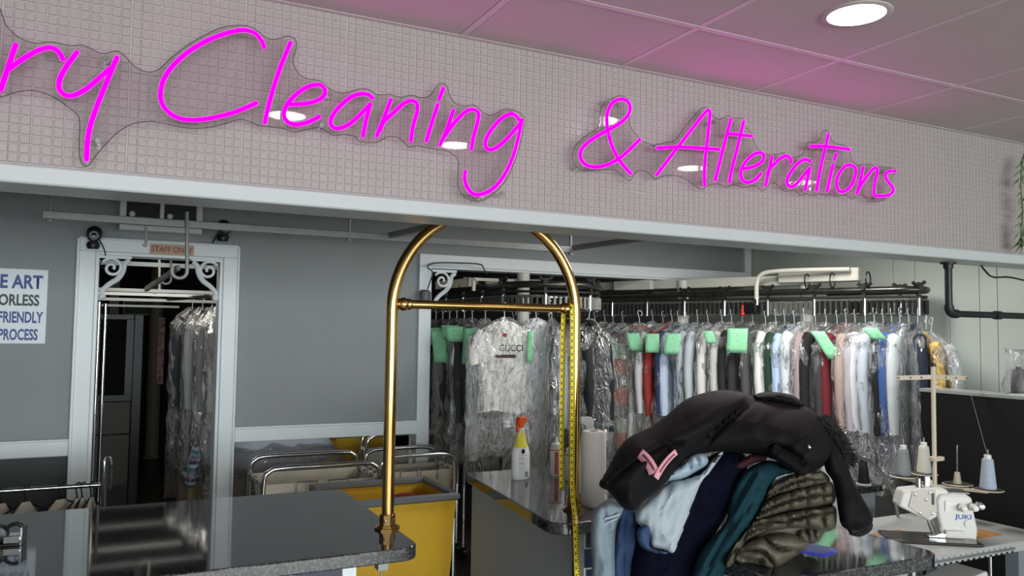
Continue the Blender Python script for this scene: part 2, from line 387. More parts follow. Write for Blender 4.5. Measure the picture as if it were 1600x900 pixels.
Z1 = lambda p: zz(p, 0, 0, 3.335); Z2 = lambda p: zz(p, 230, 30, 4.735); Z3 = lambda p: zz(p, 390, 50, 5.0); Z4 = lambda p: zz(p, 600, 120, 4.286)
Z5 = lambda p: zz(p, 880, 140, 5.625); Z6 = lambda p: zz(p, 1020, 150, 5.295); Z7 = lambda p: zz(p, 1200, 190, 6.427)
L1 = {
 'D': [[(-62, 35), (-88, 140)], [(-80, 45), (-40, 48), (-14, 75), (-25, 115), (-60, 138), (-95, 140)]],
 'r': [[(24.6, 69), (12, 107), (0.9, 141)], [(12, 109), (39, 90), (63, 77.4), (79.5, 74.4), (91.5, 81), (99, 93.6)]],
 'y': [[(120.8, 81), (105, 102), (93.6, 123), (93, 139.4), (103.4, 149), (118.4, 147.8), (138, 136.4), (159, 118.4), (172.4, 106.4)], [(183, 89), (165, 132), (148.4, 174), (138, 210), (135, 250)]],
 'C': [Z2([(868, 210), (840, 150), (790, 100), (710, 80), (600, 100), (450, 155), (300, 245), (190, 345), (125, 440), (100, 530), (105, 610), (150, 680), (230, 730), (340, 745), (480, 730), (640, 690), (740, 650), (810, 618)])],
 'l': [Z3([(320, 80), (235, 290), (160, 530), (118, 710)])],
 'e': [Z3([(290, 565), (400, 562), (500, 545), (570, 510), (590, 460), (565, 420), (510, 412), (430, 440), (350, 500), (290, 570), (268, 640), (290, 695), (350, 722), (430, 712), (500, 685), (548, 658)])],
 'a': [Z3([(962, 520), (930, 490), (870, 483), (790, 510), (700, 585), (645, 660), (632, 710), (655, 745), (700, 752), (770, 725), (850, 660), (945, 560)]), Z3([(945, 560), (910, 690), (885, 815)])],
 'n': [Z3([(1105, 525), (1050, 670), (993, 815)]), Z3([(1020, 770)])+Z4([(0, 300), (60, 245), (130, 180), (185, 160), (220, 180), (222, 230), (195, 330), (180, 430)])],
 'i': [Z4([(360, 185), (320, 310), (283, 432)]), Z4([(398, 75), (368, 152)])],
 'n2': [Z4([(465, 222), (425, 340), (375, 458)]), Z4([(405, 400), (470, 310), (545, 235), (600, 220), (632, 245), (625, 310), (600, 400), (585, 485)])],
 'g': [Z4([(905, 290), (880, 258), (840, 250), (780, 285), (715, 360), (680, 430), (685, 475), (720, 488), (780, 455), (850, 385), (920, 300)]), Z4([(925, 285), (900, 400), (865, 530), (810, 650), (740, 740), (660, 785), (600, 785), (560, 745), (540, 690), (545, 630)])]}
L2 = {
 'ampersand': [Z5([(595, 740), (540, 680), (480, 600), (430, 500), (400, 400), (385, 310), (385, 220), (415, 140), (465, 95), (525, 85), (570, 110), (588, 160), (575, 215), (530, 270), (460, 320), (350, 380), (250, 440), (180, 500), (150, 560), (160, 620), (210, 665), (290, 680), (370, 665), (470, 620), (570, 540), (675, 435)])],
 'A': [Z6([(30, 655), (110, 550), (210, 420), (350, 240), (440, 130), (462, 122), (472, 150), (455, 320), (435, 500), (425, 640), (428, 742)]), Z6([(35, 430), (200, 422), (350, 428), (550, 443)])],
 'l': [Z6([(645, 190), (590, 400), (535, 620), (515, 700)])],
 't': [Z6([(752, 208), (700, 420), (650, 620), (632, 715)]), Z6([(630, 312), (820, 332)])],
 'e': [Z6([(745, 603), (830, 585), (900, 545), (918, 500), (895, 470), (840, 480), (780, 530), (735, 600), (728, 660), (750, 705), (795, 715), (850, 690), (895, 640)])],
 'r': [Z6([(985, 500), (960, 620), (932, 742)]), Z6([(948, 660)])+Z7([(0, 500), (60, 430), (130, 365), (185, 345), (222, 370), (228, 415)])],
 'a': [Z7([(425, 405), (395, 382), (345, 388), (280, 440), (215, 530), (190, 590), (200, 640), (240, 652), (290, 620), (350, 550), (420, 462)]), Z7([(420, 462), (395, 580), (370, 690)])],
 't2': [Z7([(605, 125), (570, 280), (520, 490), (485, 695)]), Z7([(425, 248), (560, 248), (700, 262), (820, 280)])],
 'i': [Z7([(650, 430), (620, 570), (590, 700)]), Z7([(685, 320), (665, 385)])],
 'o': [Z7([(830, 435), (870, 460), (880, 510), (855, 600), (810, 670), (750, 705), (705, 690), (687, 630), (700, 550), (750, 470), (790, 440), (828, 434)])],
 'n': [Z7([(955, 455), (930, 570), (890, 725)]), Z7([(895, 710), (930, 640), (1000, 540), (1060, 470), (1090, 470), (1095, 510), (1070, 620), (1060, 735)])],
 's': [Z7([(1285, 498), (1225, 498), (1185, 520), (1180, 560), (1210, 610), (1250, 660), (1255, 700), (1220, 735), (1160, 745), (1080, 745)])]}
O1 = [(-130, 30), (-90, -10), (-40, -5), (-5, 8)]+[(3, 22), (10, 40), (30, 58), (55, 67), (80, 65), (110, 71), (130, 70), (150, 80), (165, 83), (182, 79), (195, 87), (210, 103), (230, 112), (248, 108), (270, 88), (300, 66), (340, 45), (372, 39), (395, 43), (415, 58), (430, 61), (450, 56), (462, 62), (463, 75), (458, 95), (465, 112), (478, 122), (500, 126), (515, 138), (535, 145), (570, 138), (588, 147)]
O1 += Z4([(0, 118), (50, 118), (110, 135), (190, 122), (250, 138), (310, 125), (345, 75), (385, 40), (425, 65), (440, 120), (480, 175), (540, 195), (600, 188), (640, 215), (690, 250), (740, 250), (800, 220), (850, 215), (920, 245), (940, 285), (925, 400), (890, 530), (830, 670), (770, 750), (690, 815), (620, 832), (550, 810), (505, 755), (495, 680), (503, 590), (480, 530), (420, 495), (370, 488), (300, 475), (220, 462), (165, 468), (130, 430), (80, 402), (20, 402)])
O1 += Z3([(1000, 860), (870, 855), (820, 815), (740, 800), (650, 805), (590, 765), (530, 745), (430, 765), (350, 780), (270, 755), (180, 742), (70, 730)])+Z2([(780, 765), (690, 740), (600, 765), (480, 795), (370, 805), (270, 800), (150, 775), (50, 757)])
O1 += Z1([(767, 632), (690, 645), (620, 685), (560, 740), (500, 810), (460, 862), (425, 850), (412, 780), (415, 660), (405, 600), (340, 545), (270, 500), (200, 475), (150, 470), (80, 480), (0, 505)])+[(-60, 165), (-120, 160)]
O2 = Z5([(360, 120), (330, 190), (320, 290), (290, 350), (200, 405), (120, 480), (85, 570), (95, 640), (130, 685), (190, 712), (300, 705), (400, 700), (460, 705), (510, 745), (570, 795), (605, 790), (620, 750), (660, 715), (710, 712), (760, 740), (800, 785)])
O2 += Z6([(25, 690), (90, 662), (180, 658), (260, 680), (330, 725), (390, 768), (420, 770), (470, 735), (550, 730), (610, 752), (680, 735), (750, 757), (830, 742), (880, 760), (905, 785), (940, 770), (970, 725), (1010, 715)])
O2 += Z7([(50, 612), (100, 630), (150, 685), (190, 700), (260, 690), (330, 735), (390, 725), (450, 745), (510, 725), (580, 740), (640, 735), (700, 750), (770, 735), (850, 775), (900, 740), (960, 735), (1000, 790), (1030, 802), (1150, 797), (1220, 755), (1265, 690), (1250, 610), (1250, 560), (1285, 510), (1275, 470), (1180, 455), (1090, 450), (1040, 430), (970, 435), (890, 430), (840, 370), (815, 265), (760, 235), (690, 220), (640, 180), (610, 100), (560, 92), (530, 160), (490, 200), (400, 208), (380, 260), (350, 325), (280, 355), (230, 355), (150, 315), (60, 330)])
O2 += Z6([(940, 480), (860, 420), (820, 310), (770, 250), (755, 190), (710, 180), (670, 182), (625, 160), (580, 185), (540, 190), (490, 150), (460, 100), (430, 95), (390, 115), (300, 215), (230, 310), (180, 370), (100, 385), (0, 410)])+Z5([(810, 495), (750, 470), (690, 450), (660, 405), (610, 350), (585, 280), (590, 190), (580, 100), (540, 60), (480, 55), (420, 90)])
def sign(label, letters, outline, offs, name):
    c = U(*outline[0], 'Y', SY); t = thing('neon_sign', label, 'neon sign', (c.x, SY, c.z), group='pink neon words on the mosaic header')
    for k, strokes in letters.items():
        mb = MB()
        for st in strokes:
            p = catmull([U(x, y, 'Y', TY) for x, y in st], 6) if len(st) > 2 else [U(x, y, 'Y', TY) for x, y in st]
            a, b = (p[0]-p[1]).normalized(), (p[-1]-p[-2]).normalized()
            p = [p[0]+a*0.003]+p+[p[-1]+b*0.003]; r = [0.003]+[0.0058]*(len(p)-2)+[0.003]
            mb.tube(p, r, 8)
        kk = k.rstrip('2'); lo = mb.build('neon_letter', M_neon, t, label='glowing pink tube forming the %s' % (kk if kk == 'ampersand' else 'letter '+kk))
        lo.data.materials.append(M_neonb)
        for pl in lo.data.polygons:
            if pl.normal.y > 0.35: pl.material_index = 1
    ol = [U(p.x, p.y, 'Y', SY) for p in catmull(outline, 4, True)]
    MB().prism(ol, (0, 0.005, 0)).build('acrylic_backing', M_acr, t, smooth=0, label='clear acrylic backing cut around the letters')
    MB().tube([p+Vector((0, 0.0025, 0)) for p in ol], 0.0011, 4, closed=True).build('backing_edge', M_acre, t)
    for x, y in offs:
        p = U(x, y, 'Y', SY)
        s = MB().lathe([(0.0065, -0.008), (0.0075, -0.006), (0.0075, -0.001), (0.006, 0), (0.006, 0.055)], p, 14, ax=(0, 1, 0)).build('standoff_screw', M_chrome, t)
    # small feed cable at the lower tip
    return t
s1 = sign('pink neon Dry Cleaning script on clear acrylic at the left of the header', L1, O1, [(165, 92), (153, 220), (515, 147), (502, 196), (797, 176), (785, 303), (752, 309)], 'a')
s2 = sign('pink neon ampersand and Alterations script on clear acrylic at the right of the header', L2, O2, [(951, 158), (908, 262), (1114, 191), (1105, 283), (1388, 264), (1263, 296), (1380, 310)], 'b')
# ---------------------------------------------------------------- back wall fittings
M_cream = mat('cream_canvas', '#c9c2b2', 0.8, var=0.06, scale=12, bump=0.2, bscale=200)
M_greymetal = mat('grey_painted_metal', '#8e908e', 0.45, 0.3, var=0.08, scale=20)
M_white = mat('white_plastic', '#d9dad6', 0.4)
X3, Z3v = Vector((1, 0, 0)), Vector((0, 0, 1))
# poster
pr = U(73, 480, 'Y', WY).x; pt, pb = 1.956, 1.545
po = thing('wall_poster', 'white poster with blue and dark green capital lettering on the grey wall', 'poster', (pr-0.4, WY-0.006, pb))
MB().box((pr-0.82, WY-0.006, pb), (pr, WY, pt)).build('sheet', mat('poster_white', '#dfe8ee', 0.4), po, smooth=0)
M_blue = mat('poster_blue_ink', '#2c4a8c', 0.5); M_gre = mat('poster_green_ink', '#21332f', 0.5)
for body, x0, x1, y0, y1, m in (('E ART', 0, 66.5, 452, 430.5, M_blue), ('ORLESS', -3, 61, 478.5, 460.5, M_gre), ('FRIENDLY', -3, 67, 505, 487.5, M_blue), ('PROCESS', -3, 58.5, 532, 514, M_blue)):
    a = U(x0, y0, 'Y', WY-0.007); b = U(x1, y0, 'Y', WY-0.007); c = U(x1, y1, 'Y', WY-0.007)
    text('lettering', body, m, po, (a.x, WY-0.007, b.z), X3, Z3v, b.x-a.x, c.z-b.z, bold=0.03)
# staff only sign
a = U(234, 396.5, 'Y', WY-0.035); b = U(303, 397, 'Y', WY-0.035); c = U(234, 380, 'Y', WY-0.035)
st = thing('door_sign', 'small tan plate reading STAFF ONLY above the doorway', 'sign', ((a.x+b.x)/2, WY-0.034, a.z))
MB().box((a.x, WY-0.034, a.z), (b.x, WY-0.028, c.z)).build('plate', mat('tan_plate', '#b5a186', 0.5), st)
text('lettering', 'STAFF ONLY', mat('sign_red', '#9c1f22', 0.5), st, (a.x+0.008, WY-0.035, a.z+0.013), X3, Z3v, (b.x-a.x)-0.016, (c.z-a.z)-0.026, bold=0.015)
# air conditioner
x0, x1 = U(187, 330, 'Y', 5.08).x, U(317, 330, 'Y', 5.08).x; zb = U(317, 366, 'Y', 5.08).z
ac = thing('air_conditioner', 'white box air conditioner with two dark grilles above the staff door', 'air conditioner', ((x0+x1)/2, 5.15, zb))
fr = MB().box((x0, 5.08, zb), (x1, 5.2, zb+0.07)).box((x0, 5.08, zb+0.30), (x1, 5.2, zb+0.37)).box((x0, 5.08, zb+0.07), (x0+0.035, 5.2, zb+0.30)).box((x1-0.035, 5.08, zb+0.07), (x1, 5.2, zb+0.30)).box(((x0+x1)/2-0.012, 5.08, zb+0.07), ((x0+x1)/2+0.012, 5.2, zb+0.30))
fr.build('casing', M_white, ac, bevel=0.006)
MB().box((x0+0.03, 5.13, zb+0.06), (x1-0.03, 5.19, zb+0.31)).build('dark_interior', M_black, ac)
sl = MB()
for k in range(24):
    z = zb+0.075+k*0.0095
    for p, q in ((x0+0.035, (x0+x1)/2-0.012), ((x0+x1)/2+0.012, x1-0.035)): sl.obox(((p+q)/2, 5.1, z), ((q-p)/2, 0, 0), (0, 0.012, 0.004), (0, -0.0006, 0.0015))
sl.build('louvre_slats', mat('grille_grey', '#55585a', 0.5), ac)['kind'] = 'stuff'
for x in (x0+0.065, x0+0.265): 
    k = MB().lathe([(0.016, 0), (0.016, -0.012), (0.01, -0.016)], (x, 5.09, zb+0.092), 14, ax=(0, 1, 0)).build('louvre_knob', M_white, ac)
# security cameras
def dome(px, py, label, flip=1):
    p = U(px, py, 'Y', 5.10); t = thing('security_camera', label, 'camera', (p.x, 5.12, p.z), group='black security cameras over the staff door')
    MB().lathe([(0.035, 0.0), (0.04, -0.01), (0.04, -0.022), (0.03, -0.03)], (p.x, 5.17, p.z+0.03), 20, ax=(0, 1, 0)).build('mount', M_black, t)
    MB().sphere((p.x, 5.10, p.z+0.01), 0.038, 18, 10).build('eyeball', M_black, t)
    MB().lathe([(0.024, 0), (0.027, -0.012), (0.024, -0.018)], (p.x, 5.07, p.z+0.008), 18, ax=(0, 1, 0)).build('led_ring', mat('camera_ring', '#6a6d70', 0.3), t)
    MB().lathe([(0.012, 0), (0.012, -0.004), (0.001, -0.006)], (p.x, 5.052, p.z+0.008), 14, ax=(0, 1, 0)).build('lens', mat('lens_black', '#050507', 0.05), t)
    MB().lathe([(0.028, -0.05), (0.036, -0.03), (0.03, -0.01)], (p.x-0.004, 5.14, p.z-0.012), 16).build('bracket', M_black, t)
    q = p+Vector((0.04*flip, 0.06, -0.03)); MB().tube(catmull([p+Vector((0.02*flip, 0.05, 0)), q, q+Vector((0.02*flip, 0.02, -0.06)), q+Vector((-0.005, 0.03, -0.11)), q+Vector((0.02*flip, 0.05, -0.14))], 5), 0.0035, 6).build('cable', M_black, t)
dome(147, 371, 'black ball security camera at the upper left corner of the staff doorway', 1)
dome(351, 360, 'black ball security camera to the right of the air conditioner', -1)
# scroll brackets
def scroll(px, py, flip, Y, label, sc=1.0):
    "ornamental corner bracket: top bar, spiral and S leg, cut from flat stock"
    p = U(px, py, 'Y', Y); t = thing('scroll_bracket', label, 'bracket', p, group='white scroll brackets')
    def pt(x, z): return Vector((p.x+flip*x*sc, Y, p.z+z*sc))
    mb = MB(); mb.box((min(pt(-.01, 0).x, pt(.17, 0).x), Y-0.012, p.z-0.004), (max(pt(-.01, 0).x, pt(.17, 0).x), Y+0.012, p.z+0.014*sc)); mb.build('top_bar', M_trim, t, bevel=0.003)
    s = [pt(0.075, -0.065)]
    for k in range(22):
        w = k*0.42; r = 0.012+0.0045*k*0.5; s.append(pt(0.068+r*math.cos(w), -0.058+r*math.sin(w)*1.0))
    MB().tube(s, [0.009*sc]*len(s), 6, flat=1.4).build('spiral', M_trim, t)
    leg = catmull([pt(0.16, -0.01), pt(0.135, -0.03), pt(0.125, -0.075), pt(0.10, -0.12), pt(0.055, -0.155), pt(0.025, -0.19), pt(0.022, -0.215)], 6)
    MB().tube(leg, [(0.016-0.006*abs(i/len(leg)-0.4))*sc for i in range(len(leg))], 8).sphere(pt(0.024, -0.222), 0.02*sc, 12, 8).build('leg', M_trim, t)
scroll(155, 402, 1, 5.19, 'white scroll bracket in the left corner of the staff doorway')
scroll(345, 409, -1, 5.19, 'white scroll bracket in the right corner of the staff doorway')
scroll(676, 424, 1, 5.21, 'white scroll bracket in the corner of the wide opening', 1.05)
# ceiling-hung grey rail with drop rods and its two arms
BZ = 2.113; BY = 3.9
t = thing('ceiling_rail', 'long grey flat rail hung below the ceiling across the grey wall', 'rail', (1.0, BY, BZ))
MB().bar((-0.262, BY, BZ), (2.34, BY, BZ), 0.022, 0.034).build('main_bar', M_greymetal, t, bevel=0.003)
MB().bar((1.26, BY+0.01, BZ+0.012), (1.40, 2.62, BZ+0.012), 0.022, 0.030).build('arm', M_greymetal, t, bevel=0.003)
MB().bar((2.34, BY, BZ+0.012), (2.44, 2.62, BZ+0.012), 0.022, 0.030).build('arm', M_greymetal, t, bevel=0.003)
for x in (-0.235, 1.05, 2.32): 
    MB().cyl((x, BY, BZ-0.02), (x, BY, 2.585), 0.008, 8).lathe([(0.014, -0.03), (0.014, -0.018), (0.009, -0.018)], (x, BY, BZ), 8).build('drop_rod', M_greymetal, t)
# cane-shaped hooks hanging on the rail / beyond
def hook(px, ytop, ybot, Y, label, r=0.009, rad=0.035, dirx=-1, m=None):
    a = U(px, ytop, 'Y', Y); b = U(px, ybot, 'Y', Y); c = Vector((b.x+dirx*rad, Y, b.z+rad)); path = [a, Vector((b.x, Y, b.z+rad))]
    for k in range(1, 13): w = k/12*math.pi*1.15; path.append(c+Vector((-dirx*rad*math.cos(w), 0, -rad*math.sin(w))))
    MB().tube(path, r, 10).solo('cane_hook', m or M_greymetal, label, 'hook', 'cane hooks around the staff doorway')
hook(292, 331, 435, 3.88, 'longest grey cane hook hanging from the rail in front of the STAFF ONLY plate', 0.0085, 0.032)
hook(228, 352, 384, 3.92, 'short grey rod dropping from the rail left of the STAFF ONLY plate', 0.006, 0.004)
hook(267, 405, 444, 5.5, 'steel cane hook seen inside the doorway, right of the beige column', 0.007, 0.03)
hook(249, 405, 458, 6.0, 'cream cane hook inside the doorway in front of the beige column', 0.007, 0.028, -1, M_cream)
# slanting strut with wire twist seen in the doorway
a, b = U(279, 418, 'Y', 5.05), U(228, 452, 'Y', 5.9)
MB().bar(a, b, 0.02, 0.03).solo('slanted_strut', M_greymetal, 'grey strut slanting back through the top of the doorway', 'strut')

# ---------------------------------------------------------------- back room seen through the staff door
for k, (y0, y1, Y, xa, xb, hh) in enumerate([(404, 416, 5.6, 197, 345, .026), (457, 459, 6.4, 185, 345, .022), (466, 468, 7.0, 185, 345, .022), (476, 478, 7.6, 185, 250, .018), (449, 455, 6.0, 190, 345, .022)]):
    a, b = U(xa-60, (y0+y1)/2-1, 'Y', Y), U(xb+30, (y0+y1)/2+2, 'Y', Y); b.z = a.z
    MB().bar(a, b, hh, hh).solo('white_overhead_rail', M_white, ['nearest and thickest white overhead rail inside the staff doorway', 'second white overhead rail from the bottom inside the staff doorway', 'lowest full-width white overhead rail inside the staff doorway', 'short lowest pale rail at the left inside the staff doorway', 'white overhead rail just under the thick one inside the staff doorway'][k], 'rail', 'overhead rails in the back room')
c = U(236, 715, 'Z', 0)
MB().lathe([(0.10, 0), (0.10, 0.02), (0.083, 0.04), (0.083, 2.58)], (c.x, c.y, 0), 20).solo('support_column', mat('beige_column', '#a39c8b', 0.5, var=0.06, scale=4), 'beige round steel column standing in the back room', 'column')
# cubicle partition with window panel
Yc = 8.2; xa, xb, xm = U(157, 600, 'Y', Yc).x, U(221, 600, 'Y', Yc).x, U(206, 600, 'Y', Yc).x; zt = U(190, 491, 'Y', Yc).z
t = thing('office_partition', 'dark navy framed office partition panel inside the staff doorway', 'partition', ((xa+xb)/2, Yc, 0))
M_navyf = mat('navy_metal_frame', '#31373f', 0.4, var=0.05); M_fab = mat('grey_partition_fabric', '#6a6c68', 0.9, bump=0.2, bscale=300)
MB().box((xm, Yc-0.04, 0), (xb, Yc+0.35, zt)).build('end_post', M_navyf, t, bevel=0.006)
MB().box((xa-0.5, Yc, zt-0.05), (xm, Yc+0.05, zt)).box((xa-0.5, Yc, 0), (xm, Yc+0.05, 0.2)).box((xa-0.5, Yc, 0.96), (xm, Yc+0.05, 1.02)).build('frame', M_navyf, t, bevel=0.004)
MB().box((xa-0.5, Yc+0.01, 0.2), (xm-0.004, Yc+0.04, 0.655)).build('fabric_panel', M_fab, t, bevel=0.004)
MB().box((xa-0.5, Yc+0.01, 0.665), (xm-0.004, Yc+0.04, 0.955)).build('fabric_panel', M_fab, t, bevel=0.004)
MB().box((xa-0.5, Yc+0.02, 1.02), (xm-0.06, Yc+0.03, zt-0.05)).build('window_pane', mat('smoked_pane', '#101214', 0.7, spec=0.1), t)
MB().box((xm-0.06, Yc, 1.02), (xm, Yc+0.05, zt-0.05)).build('stile', M_navyf, t)
# chrome shelving posts just inside the left jamb
for k, (x, Y, l) in enumerate([(150, 5.42, 'chrome notched shelving post against the left door jamb'), (160, 5.8, 'thin chrome shelving post second from the left door jamb')]):
    p = U(x, 600, 'Y', Y); mb = MB(); prof = []
    for i in range(64): z = i*0.028; prof += [(0.0125, z), (0.0125, z+0.022), (0.0105, z+0.0225), (0.0105, z+0.0275)]
    mb.lathe(prof, (p.x, Y, 0.0), 10).solo('shelving_post', M_chrome, l, 'shelf post', 'shelving posts in the doorway')
# green picture, pale door and dark board at the far end
p = U(214, 481, 'Y', 11.5); t = thing('framed_picture', 'small framed green picture on the far wall of the back room', 'picture', (p.x, 11.5, p.z-0.1))
MB().box((p.x-0.16, 11.5, p.z-0.09), (p.x+0.16, 11.53, p.z+0.09)).build('frame', M_white, t); MB().box((p.x-0.145, 11.49, p.z-0.075), (p.x+0.145, 11.5, p.z+0.075)).build('print', mat('green_print', '#2f5a33', 0.5, var=0.5, scale=9), t)
a, b = U(166, 600, 'Y', 10.5).x, U(181, 600, 'Y', 10.5).x
MB().box((a, 10.5, 0), (b, 10.56, 2.2)).solo('pale_pillar', mat('pale_pillar_paint', '#a8a696', 0.6), 'pale flat pillar behind the office partition', 'pillar')
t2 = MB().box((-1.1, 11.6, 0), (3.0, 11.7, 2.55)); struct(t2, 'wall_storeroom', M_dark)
a = U(247, 600, 'Y', 9.9)
MB().box((a.x-0.02, 9.9, 1.0), (a.x+0.05, 9.93, 1.75)).solo('poster_strip', mat('poster_strip_print', '#b08a80', 0.5, var=0.8, scale=20), 'narrow strip of coloured notices behind the beige column', 'notice')

# ---------------------------------------------------------------- counters
def granite():
    m = bpy.data.materials.new('black_granite'); m.use_nodes = True; nt = m.node_tree; N = nt.nodes.new; L = nt.links.new; b = nt.nodes['Principled BSDF']
    b.inputs['Roughness'].default_value = 0.055; b.inputs['IOR'].default_value = 2.0
    tc = N('ShaderNodeTexCoord'); v = N('ShaderNodeTexVoronoi'); v.inputs['Scale'].default_value = 190; v2 = N('ShaderNodeTexNoise'); v2.inputs['Scale'].default_value = 130; v2.inputs['Detail'].default_value = 6
    L(tc.outputs['Object'], v.inputs['Vector']); L(tc.outputs['Object'], v2.inputs['Vector'])
    r = N('ShaderNodeValToRGB'); e = r.color_ramp.elements; e[0].position = 0.42; e[0].color = (0.006, 0.006, 0.007, 1); e[1].position = 0.72; e[1].color = (0.09, 0.095, 0.10, 1)
    mx = N('ShaderNodeMix'); mx.data_type = 'FLOAT'; mx.inputs[0].default_value = 0.35; L(v2.outputs['Fac'], mx.inputs[2]); L(v.outputs['Distance'], mx.inputs[3])
    sp = N('ShaderNodeSeparateColor'); L(v.outputs['Color'], sp.inputs[0]); L(sp.outputs[0], mx.inputs[3])
    L(mx.outputs[0], r.inputs[0]); L(r.outputs[0], b.inputs['Base Color'])
    n = N('ShaderNodeTexNoise'); n.inputs['Scale'].default_value = 60; L(tc.outputs['Object'], n.inputs['Vector']); bp = N('ShaderNodeBump'); bp.inputs['Strength'].default_value = 0.004; bp.inputs['Distance'].default_value = 0.005
    L(n.outputs['Fac'], bp.inputs['Height']); L(bp.outputs[0], b.inputs['Normal']); return m
M_gran = granite()
M_cab = mat('grey_cabinet_laminate', '#8b9195', 0.45, var=0.03, scale=4)
M_navy = mat('navy_glass_tile', '#1c2740', 0.08, var=0.1, scale=5, coat=0.5)
M_pale = mat('pale_tile_grout', '#cfcdc8', 0.7)
CT = 0.98; TH = 0.042
def rounded(pts, radii, seg=7):
    out = []; k = len(pts)
    for i in range(k):
        p = Vector((*pts[i], 0)); a = Vector((*pts[i-1], 0)); b = Vector((*pts[(i+1) % k], 0)); r = radii[i]
        if r <= 0: out.append((p.x, p.y)); continue
        u = (a-p).normalized(); v = (b-p).normalized(); ang = u.angle(v); d = r/math.tan(ang/2); c = p+(u+v).normalized()*(r/math.sin(ang/2)); s, e = p+u*d, p+v*d
        for j in range(seg+1):
            w = j/seg; q = (s.lerp(e, w)-c).normalized()*r+c; out.append((q.x, q.y))
    return out
def slab(pts, radii): return MB().prism([(x, y, CT) for x, y in rounded(pts, radii)][::-1], (0, 0, -TH))
def tile_face(parent, x0, x1, y, z0, z1, w=0.15, h=0.073, normal=-1):
    MB().box((x0, y+0.004, z0), (x1, y+0.02, z1)).build('grout_bed', M_pale, parent, smooth=0)
    row = 0; z = z1-h
    tm = MB().box((-w/2+0.003, -0.006, 0.003), (w/2-0.003, 0.005, h-0.003)).mesh('tile', smooth=0); tm.materials.append(M_navy)
    while z > z0-h*0.5:
        x = x1+(w/2 if row % 2 else 0)
        while x > x0:
            a, b = max(x0, x-w), min(x1, x)
            if b-a > 0.02:
                if b-a > w-0.001: o = link('tile', tm, parent); o.location = Vector(((a+b)/2, y, max(z, 0)))-worldloc(parent)
                else: MB().box((a+0.003, y-0.006, z+0.003), (b-0.003, y+0.005, z+h-0.003)).build('tile', M_navy, parent, smooth=0)
            x -= w
        row += 1; z -= h
# left counter
t = thing('left_counter', 'left service counter of black granite over navy subway tile', 'counter', (-1.0, 2.9, 0))
slab([(-3.2, 2.39), (0.895, 2.39), (0.90, 3.375), (-3.2, 3.375)], [0, 0.06, 0.05, 0]).build('granite_top', M_gran, t, bevel=0.004)
MB().box((-3.1, 2.47, 0), (0.70, 3.33, CT-TH)).build('cabinet_body', M_cab, t)
tile_face(t, -0.35, 0.66, 2.448, 0.56, CT-TH-0.004)
MB().box((0.66, 2.43, 0), (0.702, 2.475, CT-TH)).build('end_trim', M_trim, t)
MB().box((0.80, 2.52, 0.88), (0.832, 2.56, CT-TH)).cyl((0.816, 2.54, 0.3), (0.816, 2.54, 0.88), 0.004, 8).build('under_bracket', M_greymetal, t)
# right counter (back run plus the peninsula toward the camera)
t = thing('right_counter', 'right service counter of black granite with grey cabinet end and navy tile', 'counter', (2.0, 2.6, 0))
slab([(1.41, 2.46), (1.65, 2.46), (1.66, 2.66), (1.66, 1.66), (2.34, 1.66), (2.34, 2.66), (3.0, 2.9), (3.0, 3.56), (1.535, 3.52)], [0.07, 0, 0, 0.06, 0.06, 0, 0, 0, 0.02]).build('granite_top', M_gran, t, bevel=0.004)
MB().box((1.55, 2.56, 0), (2.95, 3.48, CT-TH)).box((1.74, 1.74, 0), (2.28, 2.56, CT-TH)).build('cabinet_body', M_cab, t)
MB().box((1.545, 2.545, 0), (1.585, 2.565, CT-TH)).build('steel_corner_trim', M_steel, t)
tile_face(t, 1.585, 1.74, 2.545, 0.5, CT-TH-0.004)

# ---------------------------------------------------------------- brass arch
AY = 2.645; xl, xr = 0.868, 1.598; zc = 1.717; cx = (xl+xr)/2; R = (xr-xl)/2
t = thing('brass_arch', 'polished brass hoop with crossbar standing between the two counters', 'garment hoop', (cx, AY, CT))
path = [Vector((xl, AY, CT+0.0)), Vector((xl, AY, 1.3))]+[Vector((cx-R*math.cos(w), AY, zc+R*math.sin(w))) for w in [math.pi*k/40 for k in range(41)]]+[Vector((xr, AY, 1.3)), Vector((xr, AY, CT))]
MB().tube(path, 0.0205, 24).build('hoop_tube', M_brass, t)
MB().cyl((xl+0.02, AY, 1.738), (xr-0.02, AY, 1.738), 0.0152, 18).build('crossbar', M_brass, t)
for s, x in ((1, xl+0.034), (-1, xr-0.034)):
    MB().sphere((x+s*0.006, AY, 1.738), 0.023, 16, 10).lathe([(0.018, -0.008), (0.020, 0), (0.018, 0.008)], (x+s*0.026, AY, 1.738), 16, ax=(1, 0, 0)).build('ball_end', M_brass, t)
for x in (xl, xr):
    f = MB().lathe([(0.045, 0), (0.045, 0.006), (0.036, 0.008), (0.036, 0.012), (0.028, 0.014), (0.028, 0.048), (0.022, 0.05)], (x, AY, CT), 8).build('base_flange', M_brass, t, smooth=20)
    for w in (-2.2, -0.9): MB().lathe([(0.005, 0), (0.005, 0.003), (0.003, 0.004)], (x+0.027*math.cos(w), AY+0.027*math.sin(w), CT+0.03), 8, ax=(math.cos(w), math.sin(w), 0)).build('set_screw', M_steel, f)
